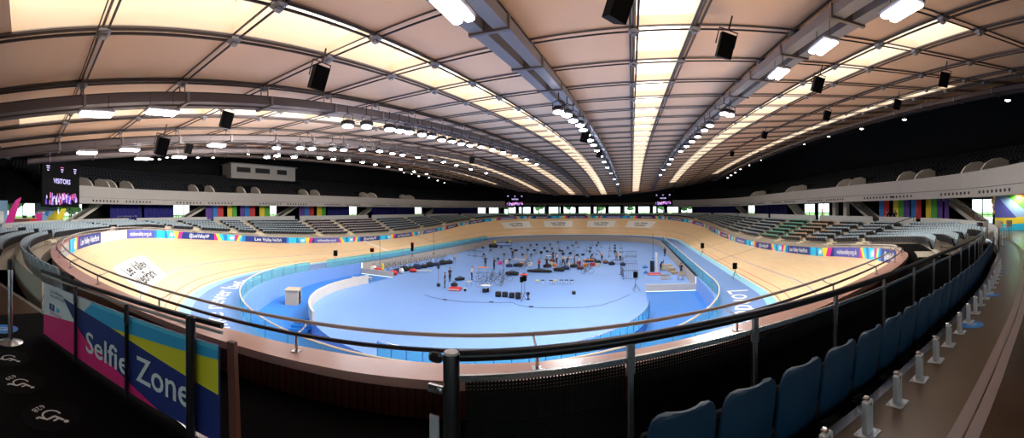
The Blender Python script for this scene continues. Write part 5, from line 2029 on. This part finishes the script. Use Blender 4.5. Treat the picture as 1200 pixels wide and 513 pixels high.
def mk_bike():
    b = empty('bicycle', 'x', 'bicycle')
    for s in (-1, 1):
        mb = MB()
        R, cx = .335, s * .50
        ringp = [(cx + R * cos(a), 0, .34 + R * sin(a)) for a in [2 * pi * k / 20 for k in range(20)]]
        mb.tube(ringp, .017, 5, closed=True)
        for k in range(8):
            a = pi * k / 8
            mb.tube([(cx + R * cos(a), 0, .34 + R * sin(a)), (cx - R * cos(a), 0, .34 - R * sin(a))], .003, 3, 1)
        mb.cyl((cx, -.04, .34), (cx, .04, .34), .025, n=6, mi=1)
        mb.obj('wheel', ['black', 'steel'], b)
    mb = MB()
    bb, st_, hdt, rear, front = (-.08, 0, .29), (-.22, 0, .80), (.38, 0, .82), (-.50, 0, .34), (.50, 0, .34)
    for p, q in ((bb, st_), (bb, (.40, 0, .72)), ((-.21, 0, .76), hdt), (rear, bb), (rear, (-.21, 0, .74)), (hdt, front)):
        mb.cyl(p, q, .02, .017, 7)
    mb.obj('frame', 'bike_frame', b)
    mb = MB(); mb.tube([(.40, -.2, .88), (.48, -.21, .90), (.40, -.1, .93), (.38, 0, .94), (.40, .1, .93), (.48, .21, .90), (.40, .2, .88)], .014, 5); mb.cyl(hdt, (.38, 0, .94), .016, n=6); mb.obj('handlebar', 'black', b)
    mb = MB(); mb.cyl(st_, (-.25, 0, .93), .014, n=6); mb.add([(-.40, -.07, .94), (-.40, .07, .94), (-.12, .02, .95), (-.12, -.02, .95), (-.40, -.07, .97), (-.40, .07, .97), (-.12, .02, .975), (-.12, -.02, .975)], [(3, 2, 1, 0), (4, 5, 6, 7), (0, 1, 5, 4), (1, 2, 6, 5), (2, 3, 7, 6), (3, 0, 4, 7)]); mb.obj('saddle', 'black', b)
    mb = MB(); mb.tube([(-.08 + .09 * cos(a), .04, .29 + .09 * sin(a)) for a in [2 * pi * k / 12 for k in range(12)]], .008, 4, closed=True); mb.cyl((-.08, .04, .29), (.06, .07, .22), .012, n=5); mb.cyl((-.08, -.04, .29), (-.22, -.07, .36), .012, n=5); mb.obj('crank', 'steel', b)
    return b
mat('bike_frame', (.05, .05, .06), .35, .3)
bikes = sorted([(562, 330), (566, 336), (572, 328), (577.5, 333.5), (582, 328), (588, 334.5), (592, 329.5), (577, 324.5), (587, 324.5)])
for i, (x, y) in enumerate(bikes):
    first_or_copy(ST, 'bike', mk_bike, gp(x, y), .2 + .5 * (i % 4), f'dark track bicycle in the cluster right of the orange table, {ORD[i]} from the left', 'bicycles in the near cluster')
for i in range(12):
    f = i / 11
    x, y = 452 + 68 * f, 315.2 - 11.4 * f
    first_or_copy(ST, 'bike', mk_bike, gp(x, y), 1.35, f'dark track bicycle parked along the left edge of the infield, {ORD[i]} from the left', 'bicycles along the left edge')
for i, (x, y) in enumerate(((645, 315.8), (657.5, 313.2), (668, 315.5), (681, 311.3), (690, 314), (697, 311), (617, 313.8), (610, 316), (685, 319), (688, 320.5))):
    first_or_copy(ST, 'bike', mk_bike, gp(x, y), .3 + .7 * (i % 3), f'dark track bicycle among the gear in the middle of the infield, {ORD[i]} of them', 'bicycles in the middle')

def box_thing(nm, cat, label, loc, size, col, yaw=0.0, lid=None, group=None, detail=True):
    o = empty(nm, label, cat, loc, yaw, group)
    w, d, h = size
    mb = MB(); mb.rbox((0, 0, h * .42), (w, d, h * .84), .03); mb.obj('body', col, o)
    mb = MB(); mb.rbox((0, 0, h * .92), (w * 1.01, d * 1.01, h * .155), .03); mb.obj('lid', lid or col, o)
    if detail:
        mb = MB(); mb.tube([(-w * .12, -d / 2 - .005, h * .6), (-w * .12, -d / 2 - .04, h * .6), (w * .12, -d / 2 - .04, h * .6), (w * .12, -d / 2 - .005, h * .6)], .012, 5); mb.obj('handle', 'steel', o)
    return o
def duffel(label, loc, size, col, yaw=0.0, group=None):
    o = empty('holdall', label, 'bag', loc, yaw, group)
    w, d, h = size
    mb = MB()
    n = 7
    rows = []
    for i in range(n + 1):
        u = -1 + 2 * i / n
        k = (1 - abs(u) ** 4) * .35 + .65
        rows.append([(u * w / 2, d / 2 * k * cos(a), h / 2 * (1 + k * sin(a) * (.95 + .08 * sin(3 * u + a)))) for a in [2 * pi * j / 10 for j in range(11)]])
    mb.grid(rows); mb.add(rows[0][:10], [tuple(range(10))]); mb.add(rows[-1][:10], [tuple(range(9, -1, -1))])
    mb.obj('body', col, o, smooth=True)
    for s in (-1, 1):
        mb = MB(); mb.tube([(-w * .2, s * d * .3, h * .85), (-w * .1, s * d * .32, h * 1.25), (w * .1, s * d * .32, h * 1.25), (w * .2, s * d * .3, h * .85)], .018, 5); mb.obj('handle', 'cloth_black', o)
    return o
# four black cases and a speaker pair in the near row
for i, (x, y) in enumerate(((583.5, 347.5), (591.5, 347.8), (599.5, 348.8), (606.8, 350))):
    box_thing('flight_case', 'case', f'black equipment case in the near row on the infield, {ORD[i]} of four from the left', gp(x, y), (.50, .42, .50 if i < 3 else .62), 'black', .1 * i - .1, None, 'row of black cases')
box_thing('flight_case', 'case', 'small black case alone on the blue floor at the right of the near row', gp(672, 344.6), (.36, .34, .30), 'black', .3)
def tripod(label, loc, top, col, yaw=0.0, box=(.34, .30, .52), nm='loudspeaker_stand', cat='loudspeaker'):
    o = empty(nm, label, cat, loc, yaw)
    mb = MB(); mb.cyl((0, 0, .55), (0, 0, top), .022, n=7); mb.obj('pole', 'cable_dark', o)
    for k in range(3):
        a = 2 * pi * k / 3 + .4
        mb = MB(); mb.cyl((0, 0, .75), (.50 * cos(a), .50 * sin(a), .02), .018, n=5); mb.cyl((0, 0, .42), (.27 * cos(a), .27 * sin(a), .37), .010, n=4); mb.obj('leg', 'cable_dark', o)
    mb = MB(); mb.rbox((0, 0, top + box[2] / 2), box, .03); cb = mb.obj('cabinet', 'speaker_black' if col == 'black' else col, o)
    mb = MB(); mb.box((0, -box[1] / 2 - .008, top + box[2] / 2), (box[0] * .88, .012, box[2] * .9)); mb.obj('grille', 'mesh_black', cb)
    return o
tripod('black loudspeaker on a tall tripod beside the row of black cases, left one of two', gp(611, 352.5), 1.75, 'black', .3)
tripod('black loudspeaker on a tall tripod beside the row of black cases, right one of two', gp(614.5, 351.5), 1.78, 'black', -.2)
o = duffel('red jacket lying on top of the tripod loudspeakers', (0, 0, 0), (.75, .35, .18), 'red', .4)
p = gp(614.5, 351.5); o.location = (p[0] - .05, p[1], ZI + 2.30)
o = empty('bollard', 'small black bollard with a waist beside the tripod loudspeakers', 'bollard', gp(618.5, 351))
mb = MB(); mb.lathe([(.16, 0), (.16, .06), (.07, .14), (.06, .40), (.12, .48)], 12); mb.obj('base', 'black', o)
mb = MB(); mb.lathe([(.12, .48), (.17, .54), (.17, .68), (.10, .72)], 12); mb.obj('head', 'black', o)
tripod('black loudspeaker on a tripod in front of the pen on the right', gp(744.5, 341.5), 1.45, 'black', -.2, (.42, .36, .60))
tripod('black loudspeaker on a tripod on the left safety zone', gp(393, 308.5, ZS), 1.0, 'black', .5, (.5, .4, .75))
tripod('black loudspeaker on a tripod on the right safety zone, nearer one', gp(861, 326.5, ZS), 1.0, 'black', -.5, (.42, .36, .62))
tripod('black loudspeaker on a tripod on the right safety zone, farther one', gp(823, 299, ZS), 1.1, 'black', -.5, (.48, .4, .80))
tripod('orange and black start box on a tripod on the left safety zone', gp(436, 304, ZS), 1.1, 'orange', .5, (.6, .4, .6), 'start_box', 'start box')
tripod('red and black signal box on a tall stand on the left safety zone', gp(483, 304, ZS), 1.2, 'red', .5, (.42, .36, 1.3), 'start_box', 'start box')
# hurdles with yellow and black pads
def hurdle(px, py, col, label):
    o = empty('low_hurdle', label, 'hurdle', gp(px, py), .05, 'low hurdles')
    mb = MB(); mb.rbox((0, 0, .46), (.44, .16, .10), .03); mb.obj('pad', col, o)
    for s in (-1, 1):
        mb = MB(); mb.tube([(s * .16, -.22, 0), (s * .16, 0, .42), (s * .16, .22, 0)], .013, 5); mb.obj('leg', 'steel', o)
hurdle(629.5, 333, 'yellow', 'low hurdle with a yellow pad, first from the left'); hurdle(635.6, 333, 'black', 'low hurdle with a black pad, second from the left')
hurdle(645.5, 333.2, 'black', 'low hurdle with a black pad, third from the left'); hurdle(650.5, 333, 'yellow', 'low hurdle with a yellow pad, fourth from the left')
hurdle(657.5, 332.8, 'black', 'low hurdle with a black pad, third from the right'); hurdle(663.5, 332.8, 'black', 'low hurdle with a black pad, second from the right'); hurdle(669.8, 333, 'black', 'low hurdle with a black pad, first from the right')
# mats, tables and bags
def matt(label, loc, size, col, yaw=0.0, c2=None):
    o = empty('crash_mat', label, 'mat', loc, yaw)
    w, d, h = size
    mb = MB(); mb.rbox((0, 0, h / 2), size, .05); mb.obj('cushion', col, o)
    mb = MB(); mb.box((0, -d / 2 - .006, h * .5), (w * .96, .01, h * .25)); mb.obj('strap', c2 or 'white', o)
    return o
matt('red crash mat lying on the infield, black holdall on top', gp(533, 340), (1.25, .9, .32), 'red', .1)
p = gp(532, 339); duffel('black holdall on top of the red crash mat', (p[0], p[1], ZI + .32), (.7, .45, .42), 'cloth_black', .2)
duffel('long black holdall lying behind the red crash mat', gp(538.5, 328.5), (1.25, .5, .42), 'cloth_black', .9)
duffel('large black cover bundle left of the hurdles', gp(600, 322.5), (1.7, .7, .55), 'cloth_black', .1)
duffel('long black cover lying near the person in red', gp(632, 319), (3.4, .8, .42), 'cloth_black', .05)
duffel('black cover heap behind the long black cover', gp(607, 312.2), (1.5, .8, .5), 'cloth_black', .3)
duffel('black cover heap at the left of the middle gear', gp(596.5, 312.8), (1.0, .6, .5), 'cloth_navy', .4)
for i, (x, y, w) in enumerate(((655, 318, 1.6), (662, 316, 1.2), (672, 313.5, 1.1), (680, 315.5, 1.0), (688.5, 307, .9), (695.5, 306.5, .9), (701, 308.8, .8), (709.5, 308.8, .9), (716.5, 310.5, .9), (729.5, 311.5, .8), (641, 313.6, 1.2), (647, 307, 1.0))):
    duffel(f'dark kit bag in the long heap across the middle of the infield, {ORD[i]} of them', gp(x, y), (w, .6, .55), ('cloth_black', 'cloth_navy', 'cloth_black', 'slat_plain')[i % 4], .3 * (i % 3) - .2, 'dark kit bags')
def table(px, py, w, d, h, col, label, yaw=0.0):
    o = empty('folding_table', label, 'table', gp(px, py), yaw)
    mb = MB(); mb.rbox((0, 0, h - .02), (w, d, .05), .02); mb.obj('tabletop', col, o)
    for sx in (-1, 1):
        for sy in (-1, 1):
            mb = MB(); mb.cyl((sx * w * .44, sy * d * .4, 0), (sx * w * .42, sy * d * .38, h - .04), .018, n=5); mb.obj('leg', 'steel', o)
    return o
TT = [table(566, 319.5, 1.5, .8, .75, 'orange', 'orange-topped table behind the bicycles in the near cluster', .2), table(609, 309, 2.2, .8, .75, 'step_beige', 'long tan table in the middle of the infield', .0), table(569, 342.5, 1.0, .7, .75, 'white', 'white table with black boxes under it, nearest of the tables', .1), table(664.5, 306.8, 1.6, .8, .75, 'step_beige', 'tan table among the people in the middle', .1), table(643, 305.5, .9, .7, .9, 'white', 'small white table behind the person in red', 0), table(690, 309.3, 1.8, .7, .7, 'orange', 'orange-brown table at the right end of the heap of bags', .0), table(549, 334.5, .6, .5, .5, 'step_beige', 'small tan table between the red mat and the near cluster', .5), table(724, 309, 1.8, .7, .65, 'black', 'black table in the pen with three people', 0)]
for i, (x, y) in enumerate(((566.3, 342.6), (569, 342.8), (571.6, 342.2))):
    p = gp(x, y)
    box_thing('flight_case', 'case', f'small black box under the white table, {ORD[i]} from the left', p, (.2, .26, .42), 'black', .1, None, None, False)
box_thing('flight_case', 'case', 'small dark box with a white lid on the floor near the red mat', gp(544.7, 341.2), (.22, .2, .34), 'black', 0, 'white', None, False)
# left edge kit
duffel('red and blue kit bag at the left edge of the infield, leftmost', gp(442.5, 319.8), (1.1, .8, .75), 'red', .5)
p = gp(442.5, 319.8); duffel('blue kit bag leaning on the leftmost red bag', (p[0] + 1.5, p[1] + .3, ZI), (.8, .6, .6), 'mid_blue', .9)
duffel('white bundle on the left edge behind the red bag', gp(437.5, 318.6), (.8, .6, .95), 'white', .3)
o = empty('corner_pad', 'tall yellow corner pad on the left edge of the infield', 'pad', gp(448.5, 321))
mb = MB(); mb.lathe([(.14, 0), (.15, .05), (.15, 1.35), (.10, 1.42)], 12); mb.obj('cushion', 'yellow', o); mb = MB(); mb.lathe([(.155, .5), (.155, .58)], 12); mb.obj('strap', 'black', o)
duffel('red and white kit bag right of the yellow pad', gp(460, 322.3), (1.3, .7, .65), 'red', .3)
p = gp(466, 321); duffel('white bundle beside the red and white kit bag', (p[0] + .3, p[1] + .4, ZI), (.6, .5, .8), 'white', .1)
duffel('red kit bag farther along the left edge of the infield', gp(484, 318.8), (1.0, .6, .5), 'red', .2)
for i in range(9):
    f = i / 8
    x, y = 466 + 60 * f, 319.3 - 10.2 * f
    duffel(f'black kit bag along the left edge of the infield, {ORD[i]} from the left', gp(x, y), (1.15, .7, .6 + .2 * (i % 2)), 'cloth_black' if i % 3 else 'cloth_navy', .5 + .1 * (i % 3), 'black kit bags on the left edge')
def bench(px, py, w, label, yaw):
    o = empty('bench', label, 'bench', gp(px, py), yaw)
    mb = MB(); mb.rbox((0, 0, .30), (w, .35, .07), .02); mb.obj('seat', 'step_beige', o)
    for s in (-1, 1):
        mb = MB(); mb.box((s * w * .42, 0, .13), (.07, .32, .26)); mb.obj('leg', 'step_beige', o)
bench(424, 327.5, 2.6, 'long low tan bench on the left edge of the infield', .55); bench(497, 319.5, 2.2, 'low tan bench in front of the black kit bags', .5)
# far left: blue mat stack with yellow pads
matt('stack of blue mats with yellow ends at the far left of the infield', gp(591, 287.6), (3.6, 1.2, .8), 'mid_blue', .2, 'white')
for x, y, w in ((580, 287.5, 'left'), (597.5, 287, 'right')):
    o = empty('corner_pad', f'yellow corner pad at the {w} end of the blue mat stack', 'pad', gp(x, y)); mb = MB(); mb.lathe([(.22, 0), (.24, .05), (.24, 1.1), (.15, 1.2)], 12); mb.obj('cushion', 'yellow', o); mb = MB(); mb.lathe([(.245, .4), (.245, .5)], 12); mb.obj('strap', 'black', o)
duffel('black cover heap left of the blue mat stack', gp(578, 290.5), (2.0, 1.0, 1.0), 'cloth_black', .2)
# right side
matt('red mat lying beside the white post on the right', gp(766.5, 322), (1.7, .9, .22), 'red', .1)
duffel('blue bag left of the red mat, rear one of two', gp(755.5, 314), (.8, .4, .3), 'mid_blue', .2); duffel('blue bag left of the red mat, front one of two', gp(756.5, 320.3), (.6, .4, .25), 'mid_blue', .1)
box_thing('flight_case', 'case', 'tall black case in front of the white post on the right', gp(764, 318.3), (.55, .5, 1.5), 'black', .1)
box_thing('flight_case', 'case', 'grey case with dark base on the edge of the right ramp', gp(779, 327), (1.1, .7, .55), 'rail_grey', .05, 'cloth_grey')
box_thing('wooden_crate', 'crate', 'long slatted wooden crate right of the white post', gp(781, 316), (1.6, .8, .75), 'step_beige', .1, 'cloth_tan')
box_thing('wooden_crate', 'crate', 'tan wooden crate near the top of the right ramp, front one', gp(790, 321), (.9, .7, .4), 'cloth_tan', .2)
box_thing('wooden_crate', 'crate', 'tan wooden crate near the top of the right ramp, rear one', gp(787, 318.6), (.9, .7, .55), 'cloth_tan', .3)
o = empty('tall_post', 'white square post standing at the right of the infield', 'post', gp(769, 318)); mb = MB(); mb.rbox((0, 0, 1.3), (.28, .28, 2.6), .03); mb.obj('shaft', 'white', o); mb = MB(); mb.rbox((0, 0, .05), (.5, .5, .1), .02); mb.obj('base', 'white', o)
def flagpole(px, py, z, h, label):
    o = empty('slim_pole', label, 'pole', gp(px, py, z)); mb = MB(); mb.cyl((0, 0, .1), (0, 0, h), .035, .025, 7); mb.obj('shaft', 'cable_dark', o); mb = MB(); mb.lathe([(.22, 0), (.22, .06), (.06, .12)], 12); mb.obj('base', 'black', o)
flagpole(445, 318, ZI, 4.4, 'tall slim black pole behind the yellow pad on the left'); flagpole(508, 297.5, ZS, 3.5, 'tall slim black pole on the left safety zone'); flagpole(765, 303, ZI, 4.4, 'tall slim black pole at the far right of the infield')
o = empty('pa_column', 'black loudspeaker column on a stand left of the person in black', 'loudspeaker', gp(513.5, 335.5)); mb = MB(); mb.cyl((0, 0, .3), (0, 0, 2.0), .02, n=6); mb.obj('pole', 'cable_dark', o); mb = MB(); mb.rbox((0, 0, .17), (.34, .3, .34), .03); mb.obj('base', 'black', o); mb = MB(); mb.rbox((0, 0, 2.15), (.24, .24, .34), .03); mb.obj('head', 'black', o)
# folding wheelchair by the right ramp
x, y, z = gp(797, 328)
o = empty('wheelchair', 'empty wheelchair with a tan seat at the top of the right ramp', 'wheelchair', (x, y, z), -.5)
for s in (-1, 1):
    mb = MB(); mb.tube([(s * .28, .05 + .30 * cos(a), .31 + .30 * sin(a)) for a in [2 * pi * k / 18 for k in range(18)]], .018, 5, closed=True)
    for k in range(6):
        a = pi * k / 6; mb.cyl((s * .28, .05 + .3 * cos(a), .31 + .3 * sin(a)), (s * .28, .05 - .3 * cos(a), .31 - .3 * sin(a)), .003, n=3)
    mb.obj('wheel', 'black', o)
mb = MB(); mb.rbox((0, -.05, .48), (.46, .44, .06), .02); mb.obj('seat', 'cloth_tan', o); mb = MB(); mb.rbox((0, .2, .78), (.46, .05, .5), .02); mb.obj('backrest', 'cloth_tan', o)
# clutter of racks and stands between the chairs
def mk_rack():
    c = empty('bike_rack', 'x', 'rack')
    mb = MB(); mb.cyl((-1.3, 0, 1.05), (1.3, 0, 1.05), .022, n=6); mb.obj('bar', 'metal_grey', c)
    for s in (-1, 1):
        mb = MB(); mb.tube([(s * 1.2, -.38, 0), (s * 1.2, 0, 1.05), (s * 1.2, .38, 0)], .018, 5); mb.obj('leg', 'metal_grey', c)
    return c
rk = random.Random(5)
racks = sorted([(563, 294), (570, 291.5), (580, 297), (586, 300), (595, 294), (601.5, 290.5), (608.5, 296.8), (616, 293.5), (624, 295.5), (630, 290.5), (648, 293), (657.5, 301.5), (663, 299), (583, 292.5), (591, 306), (609.5, 302), (655, 296.5), (615, 307)])
for i, (x, y) in enumerate(racks):
    first_or_copy(ST, 'rack', mk_rack, gp(x, y), rk.uniform(-.5, .5), f'grey steel trestle rack among the black chairs on the infield, {nth(i + 1)} from the left', 'trestle racks on the infield')
def mk_stand():
    c = empty('music_stand', 'x', 'stand')
    mb = MB(); mb.cyl((0, 0, .25), (0, 0, 1.05), .014, n=6); mb.obj('pole', 'cable_dark', c)
    for k in range(3):
        mb = MB(); mb.cyl((0, 0, .3), (.26 * cos(k * 2.1), .26 * sin(k * 2.1), 0), .012, n=5); mb.obj('leg', 'cable_dark', c)
    mb = MB(); mb.add([(-.26, .02, 1.0), (.26, .02, 1.0), (.26, .14, 1.34), (-.26, .14, 1.34), (-.26, .04, 1.0), (.26, .04, 1.0), (.26, .16, 1.34), (-.26, .16, 1.34)], [(3, 2, 1, 0), (4, 5, 6, 7), (0, 1, 5, 4), (1, 2, 6, 5), (2, 3, 7, 6), (3, 0, 4, 7)]); mb.obj('desk', 'black', c)
    return c
stands = sorted([(577, 294.5), (594, 290), (605, 300.5), (618.5, 300), (626, 300.5), (634, 303.5), (641, 302), (656, 301), (660, 305.5), (668, 304.5), (676, 307), (683, 306.5), (566, 297), (599, 298.5), (629, 293)])
for i, (x, y) in enumerate(stands):
    first_or_copy(ST, 'stand', mk_stand, gp(x, y), pi + rk.uniform(-.4, .4), f'black stand with a tilted desk on the infield, {nth(i + 1)} from the left', 'black stands on the infield')
for i, (x, y, c) in enumerate(sorted(((645, 310.5, 'step_beige'), (650, 312.5, 'orange'), (666, 311, 'white'), (671, 312.8, 'step_beige'), (678, 309.6, 'red'), (686, 312.4, 'orange'), (694, 311.6, 'red'), (700, 312, 'step_beige'), (612, 311, 'orange'), (621, 311.3, 'white'), (586, 309.8, 'magenta'), (594, 308.5, 'white')))):
    box_thing('storage_box', 'box', f'small { {"step_beige": "tan"}.get(c, c)} storage box among the gear in the middle, {ORD[i]} box from the left', gp(x, y), (.6, .45, .5), c, rk.uniform(-.5, .5), None, 'storage boxes in the middle')

# taped arc on the floor
arc = [(497, 345.5), (508, 348.8), (520, 351.2), (545, 353.8), (575, 354.4), (600, 354.4), (607, 357.5), (620, 360), (640, 360.8), (660, 360.7), (685, 360), (705, 357.5), (722, 352), (738, 345)]
mb = MB(); mb.tube([(*gp(x, y)[:2], ZI + .012) for x, y in arc], .018, 5)
tag(mb.obj('floor_cable', 'cable_dark'), 'thin dark cable lying in a long arc across the blue infield', 'cable')
for i, (x, y) in enumerate(((521, 351.3), (575.5, 354.2), (622, 359.6))):
    mb = MB(); mb.rbox((0, 0, .04), (.42, .18, .08), .03); mb.box((0, 0, .085), (.2, .06, .01)); tag(mb.obj('cable_ramp', 'black', None, gp(x, y)), f'small black block lying on the floor cable, {ORD[i]} from the left', 'cable cover', 'blocks on the floor cable')

# ------------------------------------------------------------------ camera and light of the room
cam = bpy.data.cameras.new('camera')
co = bpy.data.objects.new('camera', cam)
COL.objects.link(co)
cam.type = 'PANO'
cam.panorama_type = 'CENTRAL_CYLINDRICAL'
cam.central_cylindrical_range_u_min = -600 / 451.0
cam.central_cylindrical_range_u_max = 600 / 451.0
cam.central_cylindrical_range_v_min = -(513 - 247) / 451.0
cam.central_cylindrical_range_v_max = 247 / 451.0
cam.central_cylindrical_radius = 1.0
cam.clip_start = .05; cam.clip_end = 1000
az = (600 - 740.5) / 451.0
co.location = (0, 0, EYE)
R = Matrix.Rotation(-az, 4, 'Z') @ Matrix.Rotation(radians(90), 4, 'X') @ Matrix.Rotation(ROLL, 4, 'Z')
co.rotation_euler = R.to_euler()
SC.camera = co
SC.view_settings.view_transform = 'Standard'
SC.view_settings.look = 'None'
SC.view_settings.exposure = EXPO
SC.view_settings.gamma = 1
try:
    SC.view_settings.use_curve_mapping = False
    SC.cycles.use_denoising = True
    SC.cycles.max_bounces = 6
    SC.cycles.diffuse_bounces = 4
    SC.cycles.transparent_max_bounces = 12
    SC.cycles.sample_clamp_indirect = 8
    SC.cycles.use_light_tree = True
except Exception as e:
    print('settings', e)
